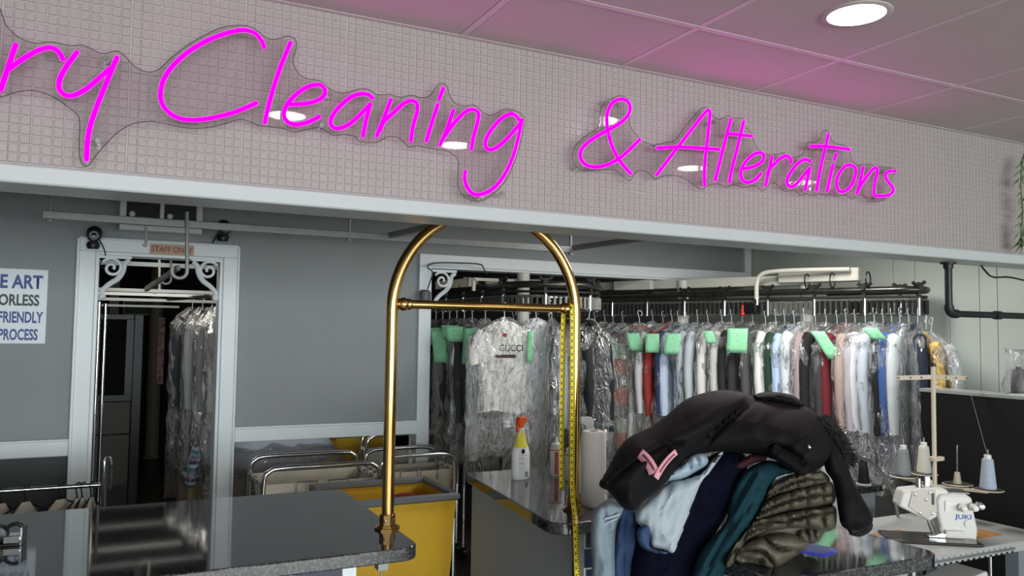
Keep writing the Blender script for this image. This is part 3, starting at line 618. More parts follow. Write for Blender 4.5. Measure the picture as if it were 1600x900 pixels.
# yellow tape measure over the crossbar
def tape_mat():
    m = mat('yellow_tape', '#e6cf1e', 0.45); nt = m.node_tree; N = nt.nodes.new; L = nt.links.new; b = nt.nodes['Principled BSDF']
    tc = N('ShaderNodeTexCoord'); w = N('ShaderNodeTexWave'); w.bands_direction = 'Z'; w.inputs['Scale'].default_value = 25; L(tc.outputs['Object'], w.inputs['Vector'])
    w2 = N('ShaderNodeTexBrick'); sx = N('ShaderNodeSeparateXYZ'); L(tc.outputs['UV'], sx.inputs[0])
    def mth(op, a, bb): n_ = N('ShaderNodeMath'); n_.operation = op; L(a, n_.inputs[0]) if not isinstance(a, float) else None; n_.inputs[1].default_value = bb; return n_.outputs[0]
    fr = mth('FRACT', mth('MULTIPLY', sx.outputs[1], 100.0), 0.0); thin = mth('LESS_THAN', fr, 0.28); edge = mth('GREATER_THAN', sx.outputs[0], 0.62)
    f10 = mth('FRACT', mth('MULTIPLY', sx.outputs[1], 40.0), 0.0); num = mth('LESS_THAN', f10, 0.42); c1 = mth('GREATER_THAN', sx.outputs[0], 0.22); c2 = mth('LESS_THAN', sx.outputs[0], 0.48)
    def mul(a, b_): n_ = N('ShaderNodeMath'); n_.operation = 'MULTIPLY'; L(a, n_.inputs[0]); L(b_, n_.inputs[1]); return n_.outputs[0]
    mk = N('ShaderNodeMath'); mk.operation = 'MAXIMUM'; L(mul(thin, edge), mk.inputs[0]); L(mul(mul(num, c1), c2), mk.inputs[1])
    mx = N('ShaderNodeMix'); mx.data_type = 'RGBA'; L(mk.outputs[0], mx.inputs[0]); mx.inputs[6].default_value = lin('#e8d21c'); mx.inputs[7].default_value = lin('#3a3210'); L(mx.outputs[2], b.inputs['Base Color']); return m
def ribbon(path, width, wdir, th=0.0008):
    mb = MB(); P = [Vector(p) for p in path]; rows = []
    for p, wd in zip(P, wdir): wd = Vector(wd).normalized(); rows.append([p-wd*width/2, p, p+wd*width/2])
    mb.grid(rows); return mb, rows
tx = xr-0.028; y0 = AY-0.0145
e0, e1, e2 = U(898.5, 807, 'Z', CT+0.004), U(899, 824, 'Y', 2.452), U(902, 912, 'Y', 2.44)
fpath = [Vector((tx-0.008, AY+0.026, 1.05)), Vector((tx-0.012, AY+0.024, 1.3)), Vector((tx-0.012, AY+0.021, 1.70)), Vector((tx-0.006, AY+0.012, 1.7545)), Vector((tx, AY-0.006, 1.7565)), Vector((tx+0.002, AY-0.0205, 1.735)), Vector((tx+0.003, AY-0.024, 1.6)), Vector((tx-0.006, AY-0.045, 1.25)), Vector((tx-0.018, AY-0.068, 1.07)), e0, Vector((e1.x, 2.452, CT+0.002)), Vector((e1.x, 2.447, CT-0.05)), e2]
pp = catmull(fpath, 8); wd = [(1, 0.05*math.sin(i*0.2)-0.1, 0) for i in range(len(pp))]
mb, rows = ribbon(pp, 0.02, wd)
o = mb.solo('tape_measure', tape_mat(), 'yellow tape measure draped over the right end of the brass crossbar', 'tape measure')
uv = o.data.uv_layers.new(name='UVMap'); acc = [0]
for i in range(1, len(pp)): acc.append(acc[-1]+(pp[i]-pp[i-1]).length)
for l in o.data.loops: vi = l.vertex_index; uv.data[l.index].uv = ((vi % 3)/2, acc[vi//3])
sd = o.modifiers.new('solid', 'SOLIDIFY'); sd.thickness = 0.0008

# ---------------------------------------------------------------- things on the right counter
def bottle_spray(px, py, label, body='#e9ebec', neck='#e3d84a', trig='#e2551f', sc=1.0, lab=True, rz=0.45, name='spray_bottle'):
    c = U(px, py, 'Z', CT); t = thing(name, label, 'bottle', c, rz)
    prof = [(0.044, 0), (0.049, 0.006), (0.05, 0.02), (0.05, 0.11), (0.049, 0.12), (0.040, 0.142), (0.029, 0.162), (0.024, 0.185), (0.021, 0.205), (0.0165, 0.213), (0.0165, 0.22)]
    k = 0.64; 
    MB().lathe([(r*sc, z*sc) for r, z in prof[:7]], (0, 0, 0), 28, sy=k).build('body', mat('bottle_'+body, body, 0.3), t, local=True)
    MB().lathe([(r*sc+0.0006, z*sc) for r, z in prof[5:9]], (0, 0, 0), 28, sy=k+0.08).build('neck', mat('bottle_'+neck, neck, 0.3), t, local=True)
    MB().lathe([(0.017*sc, 0.203*sc), (0.017*sc, 0.221*sc), (0.012*sc, 0.224*sc), (0.012*sc, 0.236*sc)], (0, 0, 0), 18).build('collar', M_white, t, local=True)
    MB().prism([(x*sc, -0.013*sc, z*sc) for x, z in [(-0.022, 0.228), (0.004, 0.226), (0.008, 0.243), (0.026, 0.252), (0.027, 0.27), (0.022, 0.274), (-0.016, 0.274), (-0.024, 0.262)]], (0, 0.026*sc, 0)).build('trigger_head', mat('trig_'+trig, trig, 0.35), t, local=True, bevel=0.003*sc)
    MB().tube(catmull([(-0.017*sc, 0, 0.245*sc), (-0.024*sc, 0, 0.228*sc), (-0.021*sc, 0, 0.208*sc)], 5), 0.0065*sc, 8).build('trigger_lever', mat('trig_'+trig, trig, 0.35), t, local=True)
    if lab:
        lm = mat('label_print_grey', '#8f9294', 0.5); red = mat('label_print_red', '#b03038', 0.5); yl = -0.0345*sc
        def strip(x0, x1, z0, z1, m):
            r = []
            for zc_ in (z0, z1): r.append([(x, -0.64*math.sqrt(max(0, 0.0506**2-x*x))-0.0004, zc_) for x in np.linspace(x0, x1, 5)])
            MB().grid(r).build('label_print', m, t, local=True)
        strip(-0.036, 0.036, 0.108, 0.111, red); strip(-0.036, -0.015, 0.096, 0.098, red); strip(-0.036, -0.012, 0.073, 0.075, red)
        for i in range(9): strip(-0.036, 0.036-0.004*(i % 3), 0.0145+0.0092*i+0.008, 0.0165+0.0092*i+0.008, lm)
        strip(-0.004, 0.018, 0.012, 0.036, mat('label_panel', '#7d807e', 0.5))
        MB().lathe([(0.011, 0), (0.011, -0.0006), (0.006, -0.0008), (0.006, 0)], (-0.018, -0.0325, 0.128), 16, ax=(0, 1, 0)).build('logo_ring', M_black, t, local=True)
    return t
bottle_spray(813, 748, 'white spray bottle with yellow neck and orange trigger on the granite counter', sc=1.02, rz=0.35)
def squeeze(px, py, label, sc=1.0):
    c = U(px, py, 'Z', CT); t = thing('squeeze_bottle', label, 'bottle', c, 0.4)
    MB().lathe([(0.026*sc, 0), (0.029*sc, 0.004), (0.029*sc, 0.118*sc), (0.027*sc, 0.124*sc), (0.022*sc, 0.127*sc)], (0, 0, 0), 24).build('body', mat('squeeze_white', '#d9d5cf', 0.35), t, local=True)
    MB().lathe([(0.0235*sc, 0.124*sc), (0.0235*sc, 0.140*sc), (0.02*sc, 0.144*sc), (0.008*sc, 0.146*sc), (0.0065*sc, 0.16*sc), (0.003*sc, 0.172*sc)], (0, 0, 0), 20).build('nozzle_cap', M_white, t, local=True)
    MB().lathe([(0.0293*sc, 0.1125*sc), (0.0293*sc, 0.117*sc)], (0, 0, 0), 24).build('red_band', mat('label_print_red', '#b03038', 0.5), t, local=True)
    r = [[(0.0295*sc*math.cos(w), 0.0295*sc*math.sin(w), z*sc) for w in np.linspace(-2.75, -2.2, 5)] for z in (0.008, 0.108)]
    MB().grid(r).build('red_panel', mat('label_red_panel', '#b84a50', 0.5, var=0.6, scale=120), t, local=True)
    for i in range(10):
        r = [[(0.0296*sc*math.cos(w), 0.0296*sc*math.sin(w), (0.012+i*0.0092)*sc+z) for w in np.linspace(-1.75, -0.95, 5)] for z in (0, 0.003)]
        MB().grid(r).build('label_print', mat('label_print_grey', '#8f9294', 0.5), t, local=True)
    return t
squeeze(869, 743, 'cream squeeze bottle with white nozzle and red side print', 1.05)
squeeze(892, 750, 'squeeze bottle half hidden behind the yellow tape measure', 1.0)
# paper towel roll
c = U(927, 789, 'Z', CT); t = thing('paper_towel_roll', 'upright white quilted paper towel roll beside the brass post', 'paper towel', c)
h = 0.285; r = 0.048
MB().lathe([(0.017, 0.0), (r-0.004, 0.0), (r, 0.006), (r, h-0.006), (r-0.004, h), (0.017, h), (0.017, 0)], (0, 0, 0), 36).build('paper_layers', mat('quilted_paper', '#fbfaf6', 0.9, bump=0.25, bscale=90), t, local=True)
MB().lathe([(0.0165, 0.002), (0.0165, h+0.001), (0.0150, h+0.001), (0.0150, h-0.02)], (0, 0, 0), 20).build('card_core', mat('card_core', '#a98b70', 0.9), t, local=True)
bottle_spray(916, 770, 'white trigger spray bottle standing behind the paper towel roll', body='#e4e6e6', neck='#dfe1e1', trig='#dcdfe0', sc=1.15, lab=False, rz=2.9)
# gadget on left counter
c = U(14, 850, 'Z', CT); t = thing('tape_dispenser', 'small black and chrome clamp gadget at the left end of the counter', 'dispenser', c, -0.2)
MB().box((-0.09, -0.03, 0), (0.035, 0.03, 0.006)).build('base', M_black, t, local=True, bevel=0.002)
MB().box((-0.01, -0.028, 0.006), (0.04, 0.02, 0.03)).build('chrome_block', M_chrome, t, local=True, bevel=0.003)
MB().lathe([(0.022, -0.018), (0.026, -0.016), (0.026, 0.016), (0.022, 0.018)], (-0.03, 0, 0.032), 18, ax=(0, 1, 0)).build('roller', M_black, t, local=True)
MB().tube(catmull([(-0.02, 0, 0.035), (0.0, 0, 0.055), (0.02, 0, 0.06), (0.036, 0, 0.05)], 5), 0.006, 8).build('arm', M_black, t, local=True)
MB().box((0.034, -0.026, 0.0), (0.042, 0.026, 0.055)).build('end_plate', M_steel, t, local=True, bevel=0.002)
MB().lathe([(0.01, -0.03), (0.012, -0.024), (0.012, 0.03)], (-0.065, 0, 0.03), 12, ax=(0, 1, 0)).build('side_knob', M_steel, t, local=True)
# ---------------------------------------------------------------- garment conveyor
M_rail = mat('dark_oiled_rail', '#4b4a47', 0.3, 0.8, var=0.3, scale=18); M_bask = mat('worn_basket_metal', '#7d7b74', 0.45, 0.5, var=0.25, scale=30); M_cast = mat('dark_cast_clamp', '#2e2d2b', 0.5, 0.4)
M_offw = mat('aged_white_enamel', '#c9c8bd', 0.45, var=0.05, scale=6)
RZ = 1.95
A0, A1 = Vector((2.65, 4.75, 0)), 0.35
def laneA(s):
    "point and tangent at arc length s (s=0 at the nose front)"
    q = math.pi/2*A1
    if s < -q: d = -s-q; return Vector((A0.x-A1, A0.y+d, 0)), Vector((0, -1, 0))
    if s > q: d = s-q; return Vector((A0.x+A1, A0.y+d, 0)), Vector((0, 1, 0))
    w = s/A1; return Vector((A0.x+A1*math.sin(w), A0.y-A1*math.cos(w), 0)), Vector((math.cos(w), math.sin(w), 0))
B0, B1 = Vector((3.62, 5.66, 0)), Vector((4.52, 3.46, 0)); BT = (B1-B0).normalized(); BN = Vector((-BT.y, BT.x, 0)); BL = (B1-B0).length; BR = 0.11
def laneB(s):
    "s from the far end to the nose, then round and back"
    if s <= BL: return B0+BT*s, BT
    w = (s-BL)/BR
    if w <= math.pi: c = B1+BN*BR; a = BT*math.sin(w)-BN*math.cos(w); return c+a*BR, (BT*math.cos(w)+BN*math.sin(w))
    d = s-BL-math.pi*BR; return B1+BN*2*BR-BT*d, -BT
cv = thing('garment_conveyor', 'motorised garment conveyor of dark rails and hanger baskets under the ceiling', 'conveyor', (3.3, 5.0, 0))
def up(p, z): return Vector((p.x, p.y, z))
def lane(fn, s0, s1, baskets, bz0, bz1, gleam=()):
    ss = np.linspace(s0, s1, int((s1-s0)/0.05))
    MB().tube([up(fn(s)[0], RZ) for s in ss], 0.022, 10).build('conveyor_rail', M_rail, cv)
    MB().tube([up(fn(s)[0], RZ-0.045) for s in ss], 0.008, 6).build('drive_chain', M_cast, cv)
    s = baskets[0]; k = 0
    while s+0.02 < baskets[1]:
        e = min(s+0.33, baskets[1]); q = np.linspace(s+0.012, e-0.012, 7); m = M_chrome if k in gleam else M_bask
        mb = MB().tube([up(fn(a)[0], bz1) for a in q], 0.010, 4).tube([up(fn(a)[0], bz0) for a in q], 0.007, 4)
        mb.build('hanger_basket', m, cv, smooth=0)
        dv = MB()
        for a in np.linspace(s+0.02, e-0.02, 9): p = fn(a)[0]; dv.cbox((p.x, p.y, (bz0+bz1)/2), (0.008, 0.008, (bz1-bz0)/2))
        dv.build('basket_dividers', M_bask if m is M_chrome else M_cast, cv, smooth=0)
        p, tn = fn(s); nn = Vector((-tn.y, tn.x, 0))
        MB().cyl(up(p, bz0-0.01), up(p, bz1+0.012), 0.014, 10).build('link_post', M_chrome if k % 3 else M_steel, cv)
        cl = MB().bar(up(p, bz1), up(p, RZ+0.03), 0.02, 0.022, up=tuple(nn)).tube(catmull([up(p-tn*0.04, RZ+0.045), up(p-tn*0.015, RZ+0.03), up(p, RZ+0.036), up(p+tn*0.015, RZ+0.03), up(p+tn*0.045, RZ+0.05)], 4), 0.012, 6)
        cl.cyl(up(p-nn*0.03, RZ+0.015), up(p+nn*0.03, RZ+0.015), 0.016, 8).build('carrier_clamp', M_cast, cv)
        s = e; k += 1
lane(laneA, -2.6, 2.0, (-2.5, 1.6), 1.80, 1.875, (7, 8, 9))
lane(laneB, -0.6, BL+0.9, (-0.5, BL+0.75), 1.795, 1.885, (6,))
# columns, beams, motor and hood boxes
for p in (Vector((2.62, 5.05, 0)), Vector((3.98, 4.98, 0)), Vector((4.36, 4.1, 0))):
    MB().cyl(up(p, 0), up(p, 2.06), 0.045, 16).build('support_post', M_offw, cv)
MB().bar(up(B0+BN*0.1-BT*0.2, 2.035), up(B0+BT*1.7+BN*0.1, 2.035), 0.09, 0.07).build('hood_box', M_offw, cv, bevel=0.006)
MB().bar(up(B0+BT*0.2-BN*0.02, 2.03), up(B0+BT*0.55-BN*0.02, 2.03), 0.05, 0.075).build('hood_end', M_offw, cv, bevel=0.006)
MB().bar(up(B0+BT*1.55+BN*0.06, 2.06), up(B0+BT*2.1+BN*0.06, 2.06), 0.10, 0.09).build('motor_box', M_offw, cv, bevel=0.008)
MB().bar((2.35, 5.5, 2.02), (3.0, 5.35, 2.02), 0.05, 0.05).build('cross_beam', M_offw, cv, bevel=0.004)
MB().bar((2.30, 5.9, 2.0), (2.28, 5.2, 1.99), 0.03, 0.06).build('cable_tray', M_cream, cv)
f0 = U(740, 450, 'Y', 5.0); MB().bar((f0.x, 5.0, f0.z-0.02), (f0.x, 5.0, f0.z+0.06), 0.02, 0.02, up=(1, 0, 0)).bar((f0.x, 5.0, f0.z+0.06), (f0.x+0.3, 5.0, f0.z+0.06), 0.02, 0.02).build('bracket_arm', M_cream, cv)
def lb(px, dz=0, z=RZ, off=0.0):
    "lane B position under a photo column"
    d = ray(px, 500); a = np.array([[BT.x, -d[0]], [BT.y, -d[1]]]); b = np.array([-(B0.x+BN.x*off), -(B0.y+BN.y*off)]); s, _ = np.linalg.solve(a, b); return float(s)
s = lb(1187); p = laneB(s)[0]-BN*0.05; q = laneB(lb(1330))[0]-BN*0.02
MB().tube(catmull([up(p, 1.885), up(p, 2.0), up(p+BT*0.02, 2.06), up(p+BT*0.09, 2.09), up(p+BT*0.3, 2.095), up(q, 2.09)], 6), 0.016, 12).build('conduit', M_offw, cv)
MB().tube([up(p, 1.86), up(p, 1.90)], 0.017, 12).build('conduit_tip', M_chrome, cv)
sb = MB().obox(up(p-BT*0.045, 1.835), BT*0.05, BN*0.03, Vector((0, 0, 0.035))).build('switch_box', M_black, cv, bevel=0.004)
h = p-BT*0.09-BN*0.035
MB().cyl(up(h, 1.80), up(h, 1.86), 0.008, 10).sphere(up(h, 1.795), 0.017, 12, 8).build('red_handle', mat('red_handle_paint', '#c02a22', 0.35), sb)
for dd in (0.35, 0.52, 0.75):
    c_ = p+BT*dd; MB().tube([up(c_+BN*0.03, 2.02)+Vector((0, 0, 0.05*math.sin(w)))+BN*0.05*math.cos(w) for w in np.linspace(0, 6.28, 14)[:-1]], 0.005, 5, closed=True).build('cable_tie', M_black, cv)
w = laneA(-1.6)[0]
# black cable looped over the opening corner
pts = [U(x, y, 'Y', 5.12) for x, y in [(668, 452), (672, 440), (676, 425), (668, 417), (680, 411), (720, 411), (750, 413), (756, 420), (760, 428)]]
MB().tube(catmull(pts, 5), 0.005, 6).solo('looped_cable', M_black, 'black cable looped over the corner of the wide opening', 'cable')
p = U(664, 461, 'Y', 5.13); MB().lathe([(0.035, -0.05), (0.04, -0.03), (0.04, 0.02), (0.025, 0.035)], p, 14).solo('junction_box', mat('grey_plastic', '#5a5d5e', 0.5), 'dark grey round junction box on the opening trim', 'junction box')

# ---------------------------------------------------------------- bagged garments
M_film = film('garment_bag_film', 0.035, 0.28); M_film2 = film('hazy_bag_film', 0.13, 0.33, bstr=1.6)
M_wire = mat('white_wire_hanger', '#cfd6da', 0.4, 0.2); M_tagm = None
def ticket():
    m = mat('mint_ticket', '#8fd6a6', 0.7); nt = m.node_tree; N = nt.nodes.new; L = nt.links.new; b = nt.nodes['Principled BSDF']
    tc = N('ShaderNodeTexCoord'); mp = N('ShaderNodeMapping'); mp.inputs['Scale'].default_value = (30, 1, 90); L(tc.outputs['Object'], mp.inputs[0])
    n_ = N('ShaderNodeTexNoise'); n_.inputs['Scale'].default_value = 2.2; n_.inputs['Detail'].default_value = 1; L(mp.outputs[0], n_.inputs['Vector'])
    r = N('ShaderNodeValToRGB'); r.color_ramp.elements[0].position = 0.60; r.color_ramp.elements[0].color = lin('#93d9aa'); r.color_ramp.elements[1].position = 0.68; r.color_ramp.elements[1].color = lin('#6fae88')
    L(n_.outputs['Fac'], r.inputs[0]); L(r.outputs[0], b.inputs['Base Color']); return m
M_tick = ticket()
def stripes(name, c1, c2, scale, axis='X'):
    m = mat(name, c1, 0.8); nt = m.node_tree; N = nt.nodes.new; L = nt.links.new; b = nt.nodes['Principled BSDF']
    tc = N('ShaderNodeTexCoord'); w = N('ShaderNodeTexWave'); w.bands_direction = axis; w.inputs['Scale'].default_value = scale; L(tc.outputs['Object'], w.inputs['Vector'])
    r = N('ShaderNodeValToRGB'); r.color_ramp.interpolation = 'CONSTANT'; r.color_ramp.elements[0].color = lin(c1); r.color_ramp.elements[1].position = 0.5; r.color_ramp.elements[1].color = lin(c2)
    L(w.outputs[0], r.inputs[0]); L(r.outputs[0], b.inputs['Base Color']); return m
def plaid(name, cols, sx, sz):
    m = mat(name, cols[0], 0.85); nt = m.node_tree; N = nt.nodes.new; L = nt.links.new; b = nt.nodes['Principled BSDF']
    tc = N('ShaderNodeTexCoord'); sp = N('ShaderNodeSeparateXYZ'); L(tc.outputs['Object'], sp.inputs[0])
    def band(o, f, cs):
        a = N('ShaderNodeMath'); a.operation = 'MULTIPLY'; a.inputs[1].default_value = f; L(o, a.inputs[0]); c = N('ShaderNodeMath'); c.operation = 'FRACT'; L(a.outputs[0], c.inputs[0])
        r = N('ShaderNodeValToRGB'); r.color_ramp.interpolation = 'CONSTANT'; el = r.color_ramp.elements; el[0].color = lin(cs[0]); el[1].position = 1/len(cs); el[1].color = lin(cs[1])
        for i in range(2, len(cs)): e = el.new(i/len(cs)); e.color = lin(cs[i])
        L(c.outputs[0], r.inputs[0]); return r.outputs[0]
    ad = N('ShaderNodeMath'); ad.operation = 'ADD'; L(sp.outputs[0], ad.inputs[0]); L(sp.outputs[1], ad.inputs[1])
    x = band(sp.outputs[2], sz, cols); y = band(ad.outputs[0], sx, cols[::-1]); mx = N('ShaderNodeMix'); mx.data_type = 'RGBA'; mx.inputs[0].default_value = 0.28; L(x, mx.inputs[6]); L(y, mx.inputs[7]); L(mx.outputs[2], b.inputs['Base Color']); return m
def cloth(h):
    return mat('cloth_'+h.strip('#'), h, 0.85, var=0.035, scale=14, bump=0.2, bscale=45, stretch=(1, 1, 0.35))
rg = random.Random(11)
def loft(rowsf, z0, z1, nz, nn=22, cap=True):
    mb = MB(); vs = []; fs = []
    for i in range(nz+1):
        u = i/nz; z = z0+(z1-z0)*u
        for k in range(nn): vs.append(rowsf(u, z, 2*math.pi*k/nn))
    for i in range(nz):
        for k in range(nn): fs.append((i*nn+k, i*nn+(k+1) % nn, (i+1)*nn+(k+1) % nn, (i+1)*nn+k))
    if cap: fs.append(tuple(range(nn))); fs.append(tuple(nz*nn+k for k in range(nn))[::-1])
    return mb.add(vs, fs)
def garment(pos, rz, kind, m, label, cat='shirt', bag=1, tick=None, L=0.75, wid=0.205, group='bagged garments on the conveyor', thick=0.038, name=None, hz=1.795, zoff=0.0, haze=False, print_=None, wire=None, sleeve=None, tickang=0.0):
    """hanger hook at the origin, garment below it; local X is the shoulder line"""
    t = thing(name or {'shirt': 'bagged_shirt', 'coat': 'bagged_coat', 'trousers': 'bagged_trousers', 'tee': 'bagged_tshirt', 'dress': 'bagged_dress'}[kind], label, cat, (pos.x, pos.y, hz+zoff), rz, group)
    sd = rg.random()*50; mm = cloth(m) if isinstance(m, str) else m
    hk = catmull([(0.012, 0, -0.012), (0.022, 0, 0.006), (0.016, 0, 0.026), (0, 0, 0.032), (-0.014, 0, 0.022), (-0.006, 0, -0.01), (0, 0, -0.035), (0, 0, -0.075)], 4)
    MB().tube(hk, 0.0024, 6).tube([(-wid*0.9, 0, -0.14), (-0.03, 0, -0.085), (0, 0, -0.075), (0.03, 0, -0.085), (wid*0.9, 0, -0.14)], 0.003, 6).build('wire_hanger', wire or M_wire, t, local=True)
    top = -0.085 if kind != 'trousers' else -0.13
    def W(u):
        if kind == 'trousers': return wid*(0.86+0.05*u)
        d = u*(L)  # metres below the collar
        if d < 0.10: return 0.055+(wid-0.055)*min(1, (d/0.10))**0.75
        base = wid*(1.0-0.08*min(1, (d-0.10)/0.25)) if kind != 'dress' else wid*(0.95+0.25*(d-0.1)/(L-0.1))
        return base
    def TT(u):
        d = u*L
        if d < 0.10: return 0.022+(thick-0.022)*(d/0.10)
        return thick*(1+0.35*u) if kind in ('coat', 'dress', 'shirt', 'tee') else thick*0.75
    def row(u, z, w):
        c, s_ = math.cos(w), math.sin(w); x = W(u)*math.copysign(abs(c)**0.8, c); y = TT(u)*math.copysign(abs(s_)**0.75, s_)
        fold = 0.010*u*math.sin(x*55+sd+2.0*math.sin(z*3+sd))+0.012*noise.noise(Vector((x*9, z*4, sd)))
        y += fold*(0.4+abs(s_)); zz_ = z
        if u > 0.999: zz_ += 0.012*math.sin(x*25+sd)
        return (x*(1+0.02*noise.noise(Vector((z*6, sd, y)))), y, zz_)
    nz = 14; us = None
    g = loft(row, top, top-L, nz)
    if kind in ('shirt', 'coat', 'tee'):
        sl = sleeve or {'shirt': 0.56, 'coat': 0.58, 'tee': 0.17}[kind]
        for sgn in (-1, 1):
            n0 = len(g.v); pts = catmull([(sgn*(wid-0.045), 0, top-0.075), (sgn*(wid+0.002), -0.004, top-0.15), (sgn*(wid+0.012+0.02*rg.random()), -0.012, top-0.16-sl*0.4), (sgn*(wid+0.0+0.025*rg.random()), -0.02, top-0.1-sl)], 5)
            k = len(pts); rr = [(0.052-0.016*i/k)*(1+0.12*noise.noise(Vector((i*0.7, sd, sgn)))) for i in range(k)]
            g.tube(pts, rr, 10, flat=0.75)
        # collar
        if kind != 'tee': g.tube(catmull([(-0.06, 0.0, top-0.035), (-0.045, 0.02, top+0.005), (0, 0.03, top+0.012), (0.045, 0.02, top+0.005), (0.06, 0, top-0.035), (0.03, -0.028, top-0.07)], 4), 0.013, 7, flat=0.6)
    if kind == 'trousers': g.cbox((0, 0, top+0.0), (wid*0.9, 0.012, 0.012))
    g.build('garment', mm, t, local=True, smooth=60)
    if bag:
        bl = L+(0.12 if bag == 1 else bag-1); bw = wid+(0.03 if kind in ('trousers', 'dress') else 0.055)
        def brow(u, z, w):
            c, s_ = math.cos(w), math.sin(w); d = u*bl; ww = 0.02+(bw-0.02)*min(1, d/0.13)**0.7; tt = 0.010+(thick*1.15+0.006)*min(1, d/0.13)
            x = ww*math.copysign(abs(c)**0.7, c); y = tt*math.copysign(abs(s_)**0.8, s_)
            cr = 0.016*noise.noise(Vector((x*26+sd, y*26, z*9)))+0.009*noise.noise(Vector((x*60, y*60+sd, z*30)))
            return (x+cr*c*1.6, y+cr*(1.0 if s_ > 0 else -1.0)*1.2, z+0.02*u*noise.noise(Vector((w*2, sd, 0))))
        loft(brow, -0.055, -0.055-bl, 22, 30, cap=False).build('plastic_bag', M_film2 if haze else M_film, t, local=True, smooth=70)
    if tick:
        x, z, w_, h_, tl = tick; mb = MB(); rows = []
        for j in range(6):
            v = j/5; rows.append([(x+(i/4-0.5)*w_+tl*v*h_, -thick*1.35-0.034-0.012*math.sin(v*2.4+i*0.3), z-v*h_) for i in range(5)])
        if tickang:
            R_ = Matrix.Rotation(math.atan2(-pos.y, -pos.x)+math.pi/2-rz, 3, 'Z'); c_ = Vector((0, -thick*1.35-0.034, 0)); o_ = Vector((-wid-0.095, -0.01, 0)); rows = [[R_@(Vector(p)-c_)+o_ for p in r] for r in rows]
        mb.grid(rows); tk = mb.build('ticket', M_tick, t, local=True, label='mint green paper ticket'); sdm = tk.modifiers.new('s', 'SOLIDIFY'); sdm.thickness = 0.0006
    if print_: print_(t, top, thick)
    return t
def gucc(t, top, thick):
    R_ = Matrix.Rotation(t.rotation_euler.z, 3, 'Z'); o = t.location+R_@Vector((-0.045, -0.064, top-0.185)); ex = R_@Vector((1, 0, 0))
    for body, m, oz, w_, h_ in (('GUCCI', mat('print_black', '#1a1718', 0.7), 0.0, 0.15, 0.042),):
        tx_ = text('chest_print', body, m, t, o+Vector((0, 0, oz)), ex, Vector((0, 0, 1)), w_, h_, bold=0.01)
        for v in tx_.data.vertices: v.co = R_.inverted()@v.co
    MB().box((-0.065, -0.066, top-0.225), (0.06, -0.065, top-0.205)).build('print_band', mat('print_maroon', '#3b2226', 0.7), t, local=True)
    MB().sphere((-0.01, -0.06, top-0.085), 0.014, 8, 6, (1, 0.2, 0.9)).build('red_flower_print', mat('print_red', '#a3202c', 0.7), t, local=True)
def gA(s, dr=0.0, **k):
    p, tn = laneA(s); return p, math.atan2(tn.x, -tn.y)+dr  # shoulder line square to the rail
def ga(s, dr, *a, **k): p, rz = gA(s, dr); return garment(p, rz, *a, **k)
q0 = -math.pi/2*A1
T_ = lambda x=0.06, z=-0.18, w=0.10, h=0.16, tl=0.0: (x, z, w, h, tl)
ga(q0-1.30, 0.8, 'shirt', '#5d2630', 'maroon bagged blouse farthest left beside the white opening post', 'blouse', L=0.7)
ga(q0-1.16, 0.7, 'shirt', '#b79aa0', 'dusty pink bagged blouse second from the white opening post', 'blouse', L=0.66)
ga(q0-1.02, 0.75, 'coat', '#1d1d21', 'black bagged coat with the leftmost mint ticket', 'coat', L=0.95, tick=(0, -0.13, 0.13, 0.10, 0.1), tickang=1)
ga(q0-0.88, 0.8, 'shirt', '#6c6d70', 'grey bagged shirt with the second mint ticket from the left', L=0.72, tick=(0, -0.13, 0.10, 0.12, -0.1), tickang=1)
ga(q0-0.74, 0.7, 'coat', '#232327', 'charcoal bagged coat with a long narrow mint ticket', 'coat', L=0.95, tick=(0, -0.15, 0.10, 0.22, 0.12), tickang=1)
ga(q0-0.60, 0.8, 'shirt', '#8f9092', 'mid grey bagged shirt with a folded mint ticket, left of the pale sweatshirt', L=0.75, tick=(0, -0.11, 0.12, 0.09, 0.15), tickang=1)
ga(q0-0.46, 0.7, 'coat', '#3a3a3d', 'dark bagged jacket with a crumpled mint ticket, behind the pale sweatshirt', 'jacket', L=0.85, tick=(0, -0.12, 0.12, 0.10, 0.2), tickang=1)
ga(q0-0.24, 0.75, 'shirt', '#cfd0d2', 'pale grey bagged sweatshirt with the widest handwritten mint ticket', 'sweatshirt', L=0.7, wid=0.19, sleeve=0.80, bag=1.35, tick=(0.02, -0.13, 0.115, 0.23, -0.05), tickang=1)
pT, _ = laneA(q0+0.06); garment(pT+Vector((-0.085, -0.16, 0)), -0.22, 'tee', '#e6e3de', 'white bagged T-shirt with black lettering and a red flower', 'T-shirt', L=0.56, wid=0.175, bag=1.3, print_=gucc)
pT, _ = laneA(q0+0.30); garment(pT, -0.55, 'shirt', '#e0e2e6', 'white bagged shirt with a narrow mint ticket at the conveyor nose', L=0.95, wid=0.15, tick=(-0.03, -0.14, 0.035, 0.2, 0.0))
ga(q0+0.40, 0.0, 'dress', '#202226', 'long black bagged dress at the conveyor nose', 'dress', L=1.15, wid=0.17)
ga(q0+0.52, 0.05, 'coat', '#17181b', 'long black bagged coat behind the yellow tape measure', 'coat', L=1.1, wid=0.18)
ga(q0+0.68, 0.0, 'coat', '#0f1013', 'black bagged coat just right of the brass post with a small mint ticket', 'coat', L=0.85, wid=0.12, tick=(0.05, -0.16, 0.09, 0.08, 0.5))
